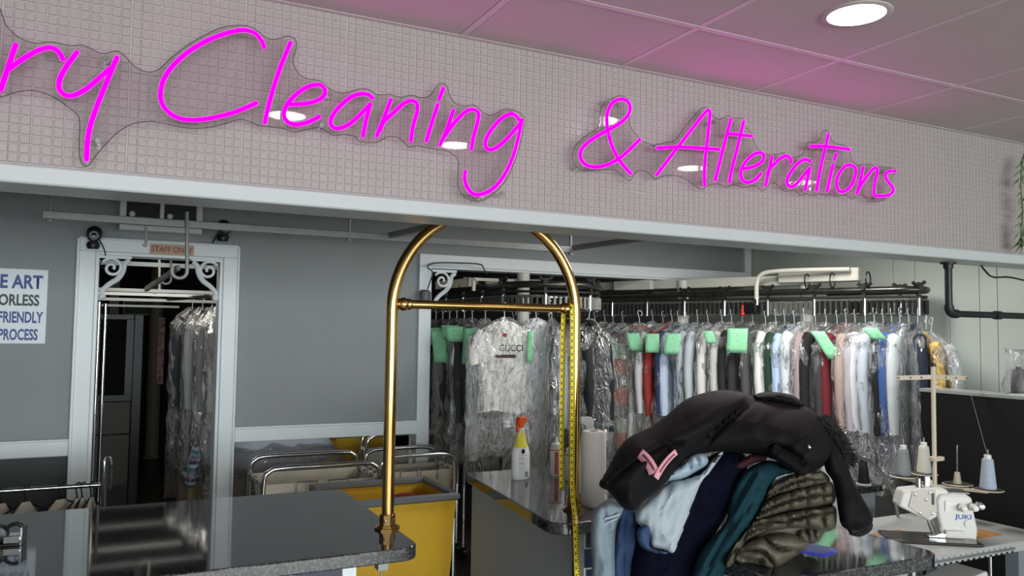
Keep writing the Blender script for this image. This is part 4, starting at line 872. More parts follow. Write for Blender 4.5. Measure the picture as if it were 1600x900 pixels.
# lane B, left to right as seen
def gb(px, kind, m, label, cat='shirt', dr=0.0, off=0.0, **k):
    s = lb(px, off=off); p = laneB(min(s, BL))[0] if s <= BL else B0+BT*s
    return garment(p+BN*off, math.atan2(BN.y, BN.x)+dr, kind, m, label, cat, **k)
TK = lambda x, z=-0.15, w=0.11, h=0.15, tl=0.0: (x, z, w*.85, h*.88, tl)
W_ = lambda: None
LB = [
 (930, 'shirt', '#d4d5d2', 'white bagged shirt nearest the right side of the brass post', 'shirt', dict(dr=-.35)),
 (945, 'shirt', '#c2bfb6', 'beige bagged shirt second from the right side of the brass post', 'shirt', dict(dr=-.3)),
 (958, 'shirt', '#aaa79d', 'taupe bagged shirt left of the pale blue one', 'shirt', dict(dr=-.3)),
 (973, 'shirt', '#c7cfd6', 'pale blue bagged shirt left of the rust plaid one', 'shirt', dict(dr=-.25)),
 (999, 'shirt', 'PL', 'rust, green and charcoal plaid bagged overshirt', 'overshirt', dict(dr=-.75, off=-.10)),
 (1020, 'dress', '#cfd2d2', 'long clear-bagged white garment right of the plaid overshirt', 'dress', dict(haze=True, L=1.0)),
 (1036, 'shirt', '#c9cccc', 'white bagged shirt with the angled mint ticket', 'shirt', dict(tick=TK(0.0, -.14, .12, .15, .25), tickang=-.9)),
 (1050, 'coat', '#92302a', 'narrow red bagged jacket beside the navy one', 'jacket', dict(L=.8)),
 (1060, 'coat', '#2a3a5c', 'navy blue bagged jacket beside the narrow red one', 'jacket', dict(tick=TK(0.0, -.15, .12, .16), tickang=-.9)),
 (1074, 'shirt', 'ST', 'blue and white striped bagged shirt in the middle of the conveyor', 'shirt', dict()),
 (1090, 'shirt', '#a9b1b8', 'grey blue bagged shirt with the square mint ticket', 'shirt', dict(tick=TK(0.0, -.15, .13, .17, -.1), tickang=-.9)),
 (1106, 'shirt', '#b5bcc2', 'light grey blue bagged shirt right of the square mint ticket', 'shirt', dict()),
 (1128, 'shirt', '#d7d7d1', 'white bagged shirt in the widest clear bag', 'shirt', dict(haze=True)),
 (1143, 'shirt', '#c5c6c1', 'off-white bagged shirt with a tilted small mint ticket', 'shirt', dict(tick=TK(0.0, -.13, .08, .10, .3), tickang=-.9)),
 (1160, 'coat', '#232325', 'black bagged suit jacket left of the largest mint ticket', 'jacket', dict()),
 (1176, 'coat', '#2e2a2b', 'dark brown-black bagged jacket behind the largest mint ticket', 'jacket', dict()),
 (1196, 'coat', '#4a4b4d', 'charcoal bagged coat carrying the largest mint ticket', 'coat', dict(tick=TK(0.0, -.10, .16, .19, -.05), tickang=-.9)),
 (1212, 'shirt', '#d9dad8', 'white bagged shirt left of the dark green one', 'shirt', dict()),
 (1226, 'shirt', '#1d3b2a', 'dark green bagged shirt between white and sky blue', 'shirt', dict()),
 (1241, 'shirt', 'ST2', 'sky blue striped bagged shirt right of the dark green one', 'shirt', dict()),
 (1257, 'shirt', '#d3d8dc', 'crisp white bagged shirt right of the sky blue stripes', 'shirt', dict()),
 (1274, 'shirt', '#a08f92', 'mauve grey bagged blouse left of the leather jacket', 'blouse', dict()),
 (1291, 'coat', '#1a1a1c', 'black bagged leather jacket under the tilted mint ticket', 'jacket', dict(haze=True)),
 (1308, 'coat', '#3a3a3c', 'dark grey patterned bagged jacket under the tilted mint ticket', 'jacket', dict()),
 (1322, 'coat', '#6b1c26', 'burgundy bagged coat left of the rosy beige one', 'coat', dict(L=1.0, tick=TK(0.0, -.12, .10, .20, .6), tickang=-.9)),
 (1336, 'coat', '#b09a92', 'rosy beige bagged coat right of the burgundy one', 'coat', dict(haze=True, L=.95)),
 (1352, 'shirt', '#b3aeb6', 'lavender grey bagged shirt right of the rosy beige coat', 'shirt', dict()),
 (1366, 'shirt', '#d6d6da', 'white bagged shirt right of the lavender one', 'shirt', dict(L=.9)),
 (1380, 'shirt', '#c2cad6', 'pale blue white bagged shirt third from the conveyor end', 'shirt', dict()),
 (1393, 'coat', '#18191d', 'black bagged coat left of the bright blue shirt', 'coat', dict(tick=TK(0.0, -.10, .10, .08, .8), tickang=-.9)),
 (1406, 'shirt', '#3d5f9e', 'bright blue bagged shirt near the conveyor end', 'shirt', dict(L=.95)),
 (1420, 'shirt', '#cfd6d8', 'white bagged shirt on the last white hanger', 'shirt', dict(L=.9)),
 (1434, 'coat', '#20283a', 'navy bagged blazer at the conveyor end', 'blazer', dict(dr=.3)),
 (1447, 'shirt', 'YL', 'yellow patterned bagged blouse at the conveyor end', 'blouse', dict(dr=.5, haze=False)),
 (1455, 'shirt', '#aab0b4', 'outermost clear-bagged grey shirt at the conveyor end', 'shirt', dict(dr=.8, haze=True)),
]
M_pl = plaid('rust_green_plaid', ['#2b3033', '#8a4a35', '#7b9a86', '#3a4a52', '#9a5238'], 1.7, 1.75); M_st = stripes('blue_stripe', '#9fb6d6', '#d5dde8', 26); M_st2 = stripes('sky_stripe', '#8fb0de', '#c4d4ea', 45)
M_yl = mat('yellow_print', '#c9a860', 0.8, var=0.6, scale=40)
for px, kind, m, label, cat, k in LB:
    k = dict(k); mm = {'PL': M_pl, 'ST': M_st, 'ST2': M_st2, 'YL': M_yl}.get(m, m)
    k.setdefault('dr', rg.uniform(-.42, -.12)); k.setdefault('L', rg.uniform(.92, 1.1)); k.setdefault('thick', rg.uniform(.026, .036))
    gb(px, kind, mm, label, cat, zoff=rg.uniform(-.01, .01)-(0.05 if px > 1440 else 0), **k)
# garments on the far side of both lanes (dark backs between the hooks)
for i in range(4):
    garment(Vector((A0.x+A1, 5.35+i*0.2, 0)), rg.uniform(-.1, .1), 'coat', '#2a2b2e', ['frontmost', 'second', 'third', 'rearmost'][i]+' dark bagged coat half hidden on the inner return lane behind the brass post', 'coat', L=0.9, group='coats on the inner return lane')
# garments inside the staff doorway
for k, (px, Y, m, lbl, kind, L_) in enumerate([(300, 6.35, '#26282a', 'black bagged coat at the left of the doorway garments', 'coat', 1.0), (316, 6.15, '#8d9090', 'grey bagged coat in the middle of the doorway garments', 'coat', 1.05), (331, 5.95, '#77797a', 'bagged grey coat with a mint ticket in the doorway', 'coat', 1.1), (343, 5.75, '#b6b7b4', 'pale bagged shirt against the right door jamb', 'shirt', 1.0)]):
    p = U(px, 500, 'Y', Y); garment(Vector((p.x, p.y, 0)), 0.9+0.1*k, kind, m, lbl, 'coat', L=L_, hz=1.85, wid=.17, group='bagged garments inside the staff doorway', haze=k > 1, bag=1.35, tick=TK(0.0, -.12, .12, .1, -.5) if k == 2 else None)
a, b = Vector((0.42, 6.9, 1.865)), Vector((0.75, 5.5, 1.865))
MB().cyl(a, b, 0.014, 8).solo('garment_rail', M_steel, 'steel garment rail carrying the bagged coats inside the doorway', 'rail')
# ---------------------------------------------------------------- laundry carts, bins and linens behind the counters
M_yel = mat('yellow_canvas', '#dcae28', 0.65, var=0.06, scale=6, bump=0.25, bscale=25); M_bind = mat('grey_binding', '#6d7175', 0.7, bump=0.2, bscale=200)
def bin_(name, label, x0, x1, y0, y1, z0, z1, m, rot=0.0, sub=True, frame=True):
    cx_, cy_ = (x0+x1)/2, (y0+y1)/2; t = thing(name, label, 'laundry cart', (cx_, cy_, 0), rot)
    hx, hy = (x1-x0)/2, (y1-y0)/2; rows = []; nseg = 12
    def ring(z, s, w=0.0):
        P = []
        cor = [(-hx*s, -hy*s), (hx*s, -hy*s), (hx*s, hy*s), (-hx*s, hy*s)]
        for i in range(4):
            a, b = cor[i], cor[(i+1) % 4]
            for j in range(nseg):
                u = j/nseg; x = a[0]+(b[0]-a[0])*u; y = a[1]+(b[1]-a[1])*u; bl = w*math.sin(u*math.pi)+0.012*noise.noise(Vector((x*9, y*9, z*7)))*(w > 0)
                nx, ny = [(0, -1), (1, 0), (0, 1), (-1, 0)][i]; P.append((x+nx*bl, y+ny*bl, z))
        return P
    k = 4*nseg; vs = []; fs = []
    rs = [ring(z0, .9), ring(z0+(z1-z0)*.33, .94, .02), ring(z0+(z1-z0)*.66, .97, .015), ring(z1, 1)]
    inn = [ring(z1, .985), ring(z0+(z1-z0)*.5, .95, .01), ring(z0+0.03, .88)]
    for r in rs+inn: vs += r
    for i in range(6):
        for j in range(k): fs.append((i*k+j, i*k+(j+1) % k, (i+1)*k+(j+1) % k, (i+1)*k+j))
    fs.append(tuple(6*k+j for j in range(k))); fs.append(tuple(range(k))[::-1])
    MB().add(vs, fs).build('canvas_liner', m, t, local=True, smooth=50)
    MB().tube([(p[0]*1.005, p[1]*1.005, z1-0.012) for p in ring(z1, 1)], 0.020, 6, closed=True, flat=1.0).build('rim_binding', M_bind, t, local=True)
    if frame:
        for sx in (-1, 1):
            for sy in (-1, 1):
                l = MB().cyl((sx*hx*.86, sy*hy*.86, 0.1), (sx*hx*.86, sy*hy*.86, z0+0.02), 0.012, 8).build('leg', M_steel, t, local=True)
                MB().lathe([(0.045, -0.012), (0.045, 0.012)], (sx*hx*.86, sy*hy*.86, 0.047), 14, ax=(1, 0, 0)).build('caster', M_black, l, local=True)
    return t
yb = bin_('canvas_bin', 'yellow canvas laundry cart with grey rim between the two counters', 1.02, 1.66, 3.92, 4.42, 0.30, 0.80, M_yel, 0.0)
MB().sphere((0, 0, 0), 0.12, 14, 8, (1, .8, .5)).solo('red_cloth', mat('red_cloth', '#7d1220', 0.85, bump=0.3), 'crumpled dark red cloth inside the yellow cart', 'cloth').location = (1.50, 4.27, 0.63)
def cart(x0, x1, y0, y1, zr, label, hoop=0.10, m=M_cream):
    t = thing('chrome_laundry_cart', label, 'laundry cart', ((x0+x1)/2, (y0+y1)/2, 0), group='chrome laundry carts')
    for y in (y0, y1):
        c = 0.07; p = catmull([(x0, y, zr-0.30), (x0, y, zr+hoop-0.08), (x0+0.03, y, zr+hoop-0.015), (x0+0.10, y, zr+hoop), ((x0+x1)/2, y, zr+hoop), (x1-0.10, y, zr+hoop), (x1-0.03, y, zr+hoop-0.015), (x1, y, zr+hoop-0.08), (x1, y, zr-0.30)], 6)
        MB().tube(p, 0.013, 12).build('end_hoop', M_chrome, t)
    for x in (x0, x1): MB().cyl((x, y0, zr), (x, y1, zr), 0.012, 10).build('side_rail', M_steel, t)
    for x in (x0, x1):
        for y in (y0, y1): l = MB().cyl((x, y, 0.09), (x, y, zr-0.28), 0.012, 8).build('leg', M_chrome, t); MB().lathe([(0.04, -0.012), (0.04, 0.012)], (x, y, 0.045), 12, ax=(1, 0, 0)).build('caster', M_black, l)
    # sagging bag slung between the side rails
    rows = []
    for i in range(13):
        u = i/12; r = []
        for j in range(9):
            v = j/8; sag = 0.52*(1-(2*u-1)**4); x = x0+(x1-x0)*u; y = y0+0.03+(y1-y0-0.06)*v
            r.append((x+0.012*math.sin(v*9+i), y, zr-0.0-sag+0.012*noise.noise(Vector((u*6, v*7, x0*5)))))
        rows.append(r)
    b = MB().grid(rows).build('canvas_bag', m, t); b.modifiers.new('s', 'SOLIDIFY').thickness = 0.003
    for y in (y0+0.03, y1-0.03):
        pts = [(x0, y, zr)]+[(x0+(x1-x0)*i/12, y, zr-0.52*(1-(2*i/12-1)**4)) for i in range(1, 12)]+[(x1, y, zr)]
        w = MB().prism(pts, (0, 0.003, 0)).build('bag_end', m, t)
    for v in (0.12, 0.4, 0.7): 
        for x in (x0, x1): MB().lathe([(0.017, -0.018), (0.017, 0.018)], (x, y0+(y1-y0)*v, zr), 10, ax=(0, 1, 0)).build('canvas_loop', m, t)
    for i, u in enumerate((0.35, 0.62)):
        x = x0+(x1-x0)*u; MB().tube([(x-0.05, y0-0.012, zr-0.05), (x-0.05, y0-0.012, zr+0.01), (x+0.06, y0-0.012, zr+0.01), (x+0.06, y0-0.012, zr-0.05)], 0.005, 6).build('wire_handle', M_chrome, t)
    return t
a = U(440, 740, 'Y', 4.55)
cart(0.78, 1.42, 4.50, 4.95, 0.80, 'chrome hooped laundry cart with cream canvas bag behind the left counter', 0.09)
cart(1.50, 1.98, 4.72, 5.05, 0.78, 'second chrome hooped laundry cart half behind the brass post', 0.10)
bin_('canvas_bin', 'yellow canvas bin seen through the gap under the chair rail', 1.50, 1.95, 5.9, 6.4, 0.45, 0.88, M_yel, 0.1, frame=True)
cart(1.62, 2.35, 5.42, 5.55, 0.82, 'chrome hooped cart behind the wall under the chair rail', 0.10)
bin_('canvas_bin', 'beige bin with yellow rim inside the staff doorway', 0.50, 0.86, 5.75, 6.2, 0.12, 0.66, mat('beige_bin', '#a8977a', 0.7, var=0.08), 0.05)
# linens wrapped in film in the gap
t = thing('wrapped_linen', 'white linens wrapped in clear plastic under the chair rail', 'linen', (1.1, 5.75, 0.55))
mb = MB().sphere((1.08, 5.75, 0.80), 0.25, 22, 14, (1.6, .7, .55)); 
for v in mb.v: v += Vector((0, 0, 0.03*noise.noise(v*6)))
mb.build('linen', mat('white_linen', '#cdd5e2', 0.85, bump=0.2, bscale=20), t)
mb = MB().sphere((1.10, 5.66, 0.66), 0.30, 34, 20, (1.65, .8, .75))
for v in mb.v: v += Vector((0.05*noise.noise(v*9), 0.05*noise.noise(v*9+Vector((5, 0, 0))), 0.05*noise.noise(v*9+Vector((0, 7, 0)))))
mb.build('plastic_wrap', M_film2, t, smooth=70)
mb = MB().sphere((1.0, 5.9, 0.3), 0.3, 14, 8, (1.4, .6, .9)).solo('beige_sack', mat('beige_sack', '#8f7f63', 0.8, var=.1), 'beige sack lying under the wrapped linens', 'sack')
# plaid shirt hanging from the doorway bin
M_pb = plaid('blue_plaid', ['#5d7f92', '#c9ced2', '#31506b', '#c08f95', '#7b99a8'], 9, 9)
o = inflate('plaid_shirt', [(305, 690), (312, 700), (316, 715), (308, 735), (306, 757), (298, 762), (289, 758), (292, 735), (296, 712)], 5.15, M_pb, None, front=.05, back=.05, R=8, step=4, wr=.02, wf=.08)
o.solo('plaid_shirt', M_pb, 'blue plaid shirt hanging off the beige bin in the doorway', 'shirt')
# low chrome rack with aprons behind the left counter
ra, rb = U(-60, 773, 'Y', 3.92), U(157, 756, 'Y', 3.92); rb.z = ra.z = (ra.z+rb.z)/2
t = thing('clothes_rack', 'low chrome rolling clothes rack behind the left counter', 'clothes rack', ((ra.x+rb.x)/2, 3.92, 0))
MB().cyl((ra.x-0.3, 3.92, ra.z), rb, 0.010, 12).build('hanging_bar', M_chrome, t)
MB().cyl((rb.x+0.012, 3.92, 0.06), (rb.x+0.012, 3.92, ra.z+0.10), 0.012, 12).tube(catmull([(rb.x+0.012, 3.92, ra.z+0.09), (rb.x+0.02, 3.92, ra.z+0.115), (rb.x+0.035, 3.92, ra.z+0.10), (rb.x+0.036, 3.92, ra.z-0.02)], 5), 0.007, 8).build('upright', M_chrome, t)
MB().bar((rb.x+0.012, 3.7, 0.05), (rb.x+0.012, 4.15, 0.05), 0.03, 0.03).build('foot', M_steel, t)
MB().cyl((ra.x-0.3, 3.92, 0.06), (ra.x-0.3, 3.92, ra.z), 0.012, 12).build('upright', M_chrome, t)
for k, (px, wv, lbl) in enumerate([(4, .10, 'cream apron on a black hanger at the far left of the low rack'), (41, .13, 'cream apron on its own black hanger, second from the left on the low rack'), (95, .16, 'wide folded cream apron in the middle of the low rack'), (121, .07, 'narrow cream apron with black cords third from the rack end'), (129, .06, 'narrow cream apron with black cords second from the rack end'), (143, .08, 'cream apron hanging at the rack end')]):
    p = U(px, 760, 'Y', 3.92); t = thing('apron', lbl, 'apron', (p.x, 3.92, ra.z), 0.35+0.1*k, 'cream aprons on the low rack')
    MB().tube(catmull([(0.01, 0, 0.0), (0.012, 0, 0.012), (0, 0, 0.014), (-0.01, 0, 0.004), (-0.004, 0, -0.02), (0, 0, -0.045)], 4), 0.003, 6).tube([(-wv, 0, -0.12), (0, 0, -0.045), (wv, 0, -0.12)], 0.004, 6).build('hanger', M_black, t, local=True)
    rows = []
    for i in range(9):
        u = i/8; ww = wv*min(1, 0.12+u*2.6); rows.append([(ww*(2*j/8-1), 0.012*math.sin(j*1.9+k)*u, -0.05-0.5*u) for j in range(9)])
    MB().grid(rows).build('cloth', M_cream, t, local=True).modifiers.new('s', 'SOLIDIFY').thickness = 0.004
    if k >= 3: MB().tube(catmull([(-0.02, -0.02, -0.10), (-0.05, -0.03, -0.16), (-0.02, -0.03, -0.20), (0.02, -0.025, -0.14), (-0.01, -0.02, -0.09)], 5), 0.004, 6).build('cord', M_black, t, local=True)

# ---------------------------------------------------------------- clothes pile on the peninsula
G = lambda p: zz(p, 900, 590, 2.904)
M_blk = mat('black_jacket_nylon', '#0e0e10', 0.75, var=0.1, scale=14, bump=0.12, bscale=90, spec=0.18)
M_olv = mat('olive_puffer_nylon', '#5b5649', 0.55, var=0.05, scale=10, bump=0.15, bscale=60, spec=0.35)
M_teal = mat('teal_knit', '#15353d', 0.9, var=0.1, scale=40, bump=0.2, bscale=260, spec=0.15)
M_vel = mat('navy_velvet', '#07081a', 0.9, var=0.25, scale=9, spec=0.1)
M_den1 = mat('light_denim', '#7b8b94', 0.85, var=0.22, scale=11, bump=0.2, bscale=200)
M_den2 = mat('mid_denim', '#2c4468', 0.85, var=0.2, scale=14, bump=0.2, bscale=200)
M_den3 = mat('bleached_denim', '#a6b1b9', 0.85, var=0.1, scale=10, bump=0.2, bscale=200)
dp = lambda x, y: 2.40+(880-y)*0.0010            # the heap leans back as it rises
def pile(x, y): return dp(x, y)
# mid denim jeans and light jeans hanging over the counter end
t = thing('light_jeans', 'ripped light wash jeans hanging over the counter edge at the left of the heap', 'jeans', D(955, 900, 2.42))
inflate('x', G([(130, 560), (170, 550), (215, 580), (212, 620), (188, 660), (176, 760), (168, 960), (80, 960), (72, 840), (66, 720), (76, 610)]), lambda x, y: 2.44-(y-780)*0.0002, M_den1, t, front=.055, back=.04, R=14, step=4.5, wr=.012, wf=.05, wdir=1.5, seams=[G([(130, 600), (150, 700), (140, 900)])], sw=2.5, sdepth=.18).build('trouser_leg', M_den1, t, smooth=60)
mbp = MB().tube(catmull([D(*G([(130, 640)])[0], 2.378), D(*G([(165, 632)])[0], 2.374), D(*G([(200, 618)])[0], 2.378)], 4), 0.0035, 6).tube(catmull([D(*G([(125, 665)])[0], 2.378), D(*G([(160, 650)])[0], 2.374), D(*G([(185, 640)])[0], 2.378)], 4), 0.0025, 6)
mbp.build('frayed_rip', M_den3, t)
t = thing('blue_jeans', 'mid blue jeans hanging between the light jeans and the navy velvet', 'jeans', D(975, 900, 2.46))
inflate('x', G([(205, 590), (262, 596), (280, 640), (276, 960), (160, 960), (178, 700)]), 2.47, M_den2, t, front=.05, back=.04, R=12, step=4.5, wr=.01, wf=.05, wdir=1.5, seams=[G([(225, 610), (215, 780), (218, 940)])], sw=2.5, sdepth=.2).build('trouser_leg', M_den2, t, smooth=60)
t = thing('velvet_trousers', 'dark navy velvet trousers hanging from the middle of the heap', 'trousers', D(1050, 900, 2.45))
inflate('x', G([(600, 360), (660, 335), (740, 335), (780, 380), (760, 470), (720, 560), (650, 680), (590, 780), (560, 860), (548, 970), (262, 970), (268, 700), (330, 560), (450, 450)]), lambda x, y: 2.50+(750-y)*0.0004, M_vel, t, front=.09, back=.06, R=40, step=6, wr=.02, wf=.025, wdir=2.0, wst=3).build('velvet_cloth', M_vel, t, smooth=60)
t = thing('denim_shorts', 'bleached denim shorts with blue turned hem draped on the heap', 'shorts', D(1020, 860, 2.40))
inflate('x', G([(668, 336), (640, 400), (580, 490), (545, 560), (510, 650), (478, 730), (446, 802), (395, 785), (338, 768), (333, 728), (300, 680), (272, 650), (274, 590), (310, 560), (350, 520), (430, 470), (500, 455), (560, 430), (620, 370)]), lambda x, y: 2.415+(800-y)*0.0006, M_den3, t, front=.055, back=.03, R=20, step=5, wr=.016, wf=.04, wdir=1.9, seams=[G([(330, 730), (390, 745), (465, 765)])], sw=2.5, sdepth=.15).build('shorts_body', M_den3, t, smooth=60)
inflate('x', G([(278, 690), (300, 672), (332, 676), (336, 725), (340, 768), (420, 795), (400, 800), (330, 788), (290, 762), (276, 725)]), 2.345, M_den2, t, front=.03, back=.02, R=10, step=4, wr=.004, wf=.06).build('blue_hem', M_den2, t, smooth=60)
t = thing('striped_shirt', 'pale blue striped shirt tucked under the black jacket', 'shirt', D(1070, 740, 2.42))
M_sp = stripes('pale_stripe', '#7f98ad', '#b9c6cf', 90, 'X')
inflate('x', G([(400, 470), (430, 420), (490, 385), (520, 350), (570, 342), (600, 370), (590, 400), (540, 430), (500, 455), (440, 470)]), 2.44, M_sp, t, front=.06, back=.04, R=14, step=4.5, wr=.014, wf=.06, wdir=.6, seams=[G([(505, 365), (520, 400), (510, 440)]), G([(540, 350), (555, 385), (545, 420)])], sw=4, sdepth=.4).build('shirt_cloth', M_sp, t, smooth=60)
o = inflate('x', G([(715, 395), (760, 365), (810, 345), (858, 352), (862, 375), (800, 392), (745, 418), (722, 412)]), 2.46, None, None, front=.05, back=.04, R=10, step=4, wr=.01, wf=.06)
o.solo('maroon_scarf', mat('maroon_cloth', '#421722', 0.8, bump=.2, bscale=60), 'maroon cloth peeking out under the black jacket', 'scarf', smooth=60)
t = thing('teal_sweater', 'dark teal knitted garment hanging over the front of the heap', 'sweater', D(1140, 890, 2.38))
inflate('x', G([(840, 382), (900, 378), (960, 405), (990, 430), (915, 450), (880, 500), (845, 580), (800, 660), (740, 740), (690, 830), (640, 960), (520, 970), (540, 850), (580, 770), (675, 660), (690, 590), (712, 510), (760, 430)]), lambda x, y: 2.40+(830-y)*0.0005, M_teal, t, front=.07, back=.05, R=26, step=5, wr=.012, wf=.035, wdir=2.05, wst=4, seams=[G([(860, 420), (760, 600), (640, 780), (590, 900)]), G([(800, 440), (730, 560), (690, 680)]), G([(900, 420), (820, 500), (770, 610)])], sw=5, sdepth=.35).build('knit_cloth', M_teal, t, smooth=60)
# olive puffer coat folded in layers
t = thing('olive_puffer_coat', 'folded olive quilted puffer coat at the right of the heap', 'coat', D(1210, 880, 2.36))
dq = lambda x, y: 2.40+(870-y)*0.0006
L_ = [
 ([(900, 470), (985, 432), (1085, 415), (1140, 440), (1150, 478), (1080, 500), (980, 520), (900, 545), (850, 572), (862, 520)], [[(870, 535), (960, 485), (1060, 455), (1145, 455)], [[(930, 455), (920, 540)], .2], [[(1000, 430), (1005, 520)], .2], [[(1070, 418), (1080, 500)], .2]], .10),
 ([(845, 572), (900, 535), (1000, 500), (1090, 478), (1155, 472), (1178, 520), (1168, 572), (1090, 592), (960, 612), (870, 640), (805, 650)], [[(830, 615), (960, 560), (1070, 535), (1172, 530)], [[(900, 535), (880, 640)], .2], [[(975, 508), (965, 612)], .2], [[(1045, 488), (1050, 600)], .2], [[(1115, 475), (1125, 585)], .2]], .11),
 ([(805, 645), (880, 622), (1000, 598), (1100, 585), (1172, 582), (1184, 630), (1172, 685), (1120, 700), (1040, 690), (960, 690), (870, 705), (790, 740), (745, 800), (700, 862), (668, 848), (690, 790), (740, 720)], [[(770, 690), (850, 660), (980, 645), (1080, 620), (1178, 610)], [(720, 790), (790, 700), (860, 680)], [[(880, 622), (850, 710)], .2], [[(960, 605), (955, 690)], .2], [[(1040, 592), (1050, 690)], .2], [[(1110, 585), (1130, 700)], .2]], .12),
 ([(1000, 690), (1060, 670), (1110, 690), (1108, 735), (1050, 755), (1000, 740)], [[(1040, 680), (1060, 745)], [(1075, 680), (1085, 740)]], .09),
 ([(715, 800), (760, 750), (850, 715), (960, 700), (1050, 740), (1045, 780), (980, 820), (925, 862), (885, 872), (800, 850), (720, 838)], [[(760, 780), (850, 795), (900, 860)], [(740, 820), (840, 835)], [(850, 720), (900, 770), (1000, 790)]], .12)]
inflate('x', G([(900, 470), (1000, 440), (1090, 425), (1135, 450), (1160, 520), (1165, 640), (1110, 720), (1040, 770), (960, 810), (880, 850), (780, 830), (730, 800), (760, 740), (830, 640), (860, 560)]), lambda x, y: dq(x, y)+.03, M_olv, t, front=.06, back=.10, R=20, step=6).build('inner_fold', M_olv, t, smooth=60)
for k, (ol, sm_, fr_) in enumerate(L_):
    inflate('x', G(ol), lambda x, y: dq(x, y)+(0.02 if k == 3 else 0), M_olv, t, front=fr_, back=.12, R=15, step=4.2, wr=.005, wf=.05, wdir=1.7, wst=1.5, ridged=False, seams=[[G(q[0]), q[1]] if isinstance(q[0], list) else G(q) for q in sm_], sw=3.2, sdepth=.4, seed=k).build('folded_layer', M_olv, t, smooth=60)
o = inflate('x', G([(1010, 790), (1030, 765), (1055, 752), (1120, 762), (1172, 775), (1178, 798), (1120, 814), (1060, 804)]), lambda x, y: 2.37+(862-y)*0.004, None, None, front=.012, back=.014, R=10, step=3.5, wr=.003, wf=.06)
o.solo('blue_cloth', mat('cobalt_microfibre', '#1c2aa0', 0.9, sheen=.4), 'small cobalt blue cloth on the granite beside the puffer coat', 'cloth', smooth=60)
# black jacket on top
t = thing('black_jacket', 'black hooded winter jacket thrown over the top of the heap', 'jacket', D(1150, 720, 2.4))
dj = lambda x, y: 2.44+(720-y)*0.0019-max(0, 1060-x)*0.0001
body = G([(106, 492), (128, 440), (152, 398), (188, 330), (240, 272), (330, 228), (400, 180), (490, 105), (560, 75), (650, 57), (740, 64), (800, 82), (880, 100), (960, 110), (1040, 130), (1098, 170), (1142, 235), (1164, 290), (1168, 345), (1130, 395), (1088, 420), (1040, 440), (1000, 428), (930, 388), (870, 362), (800, 348), (720, 342), (640, 336), (560, 348), (500, 372), (440, 440), (380, 505), (310, 560), (268, 602), (215, 592), (178, 552), (150, 516)])
inflate('x', body, dj, M_blk, t, front=.16, back=.10, R=62, step=4.5, wr=.018, wf=.017, wdir=-.55, wst=2.4, seams=[G([(545, 345), (620, 245), (700, 165), (800, 88)]), G([(565, 340), (640, 250), (720, 180), (820, 100)]), G([(150, 480), (250, 400), (400, 310), (480, 300)]), G([(420, 330), (450, 400), (400, 470)]), G([(880, 310), (960, 330), (1040, 400)])], sw=4, sdepth=.22, seed=2).build('jacket_body', M_blk, t, smooth=60)
inflate('x', G([(800, 85), (850, 66), (930, 68), (990, 84), (1036, 120), (1020, 136), (960, 124), (880, 108), (820, 104)]), lambda x, y: dj(x, y)-.02, M_blk, t, front=.05, back=.06, R=10, step=4.5, wr=.006, wf=.04, seed=4).build('collar', M_blk, t, smooth=60)
inflate('x', G([(870, 330), (900, 292), (950, 318), (1000, 340), (1048, 372), (1066, 408), (1030, 446), (985, 430), (930, 392), (885, 360)]), lambda x, y: 2.36+(720-y)*0.0012, M_blk, t, front=.06, back=.05, R=14, step=4.5, wr=.012, wf=.05, wdir=.5, seams=[G([(890, 310), (960, 340), (1030, 400)])], sw=5, sdepth=.5, seed=5).build('pocket_flap', M_blk, t, smooth=60)
inflate('x', G([(1128, 330), (1165, 310), (1205, 350), (1240, 420), (1262, 480), (1300, 545), (1346, 632), (1336, 668), (1290, 690), (1250, 692), (1205, 672), (1190, 610), (1180, 540), (1165, 470), (1130, 415)]), lambda x, y: 2.46+(700-y)*0.0008, M_blk, t, front=.06, back=.06, R=20, step=5, wr=.012, wf=.035, wdir=1.0, seed=6).build('sleeve', M_blk, t, smooth=60)
inflate('x', G([(1205, 668), (1260, 690), (1320, 668), (1346, 660), (1340, 695), (1290, 722), (1240, 712), (1236, 696)]), 2.455, M_blk, t, front=.05, back=.05, R=12, step=4.5, seed=7).build('knit_cuff', mat('black_rib_knit', '#0d0d0f', .9), t, smooth=60)
inflate('x', G([(106, 492), (150, 516), (178, 552), (215, 592), (268, 602), (276, 585), (225, 560), (190, 530), (160, 480), (120, 455)]), 2.36, M_blk, t, front=.06, back=.05, R=10, step=4, seed=8).build('hem_band', M_blk, t, smooth=60)
# fur trim
fm = MB(); rf = random.Random(3); fc = catmull([D(*G([q])[0], 2.52) for q in [(1118, 190), (1160, 230), (1200, 290), (1225, 345), (1228, 390)]], 6)
for i in range(900):
    c_ = rf.choice(fc); d_ = Vector((rf.gauss(0, 1), rf.gauss(0, 1), rf.gauss(0, 1))).normalized(); b_ = c_+d_*0.012; e_ = b_+d_*rf.uniform(.02, .04)+Vector((0, 0, -.006)); s_ = d_.orthogonal()*0.0016
    fm.add([b_-s_, b_+s_, e_], [(0, 1, 2)])
f_ = fm.build('fur_trim', mat('black_fur', '#0b0a0b', .8), t, smooth=0); f_['kind'] = 'stuff'
MB().tube(fc, 0.022, 8).build('fur_core', mat('black_fur', '#0b0a0b', .8), t)
p = D(*G([(1058, 316)])[0], dj(1264, 699)-.168); MB().sphere(p, 0.006, 10, 6).build('snap_button', M_chrome, t)
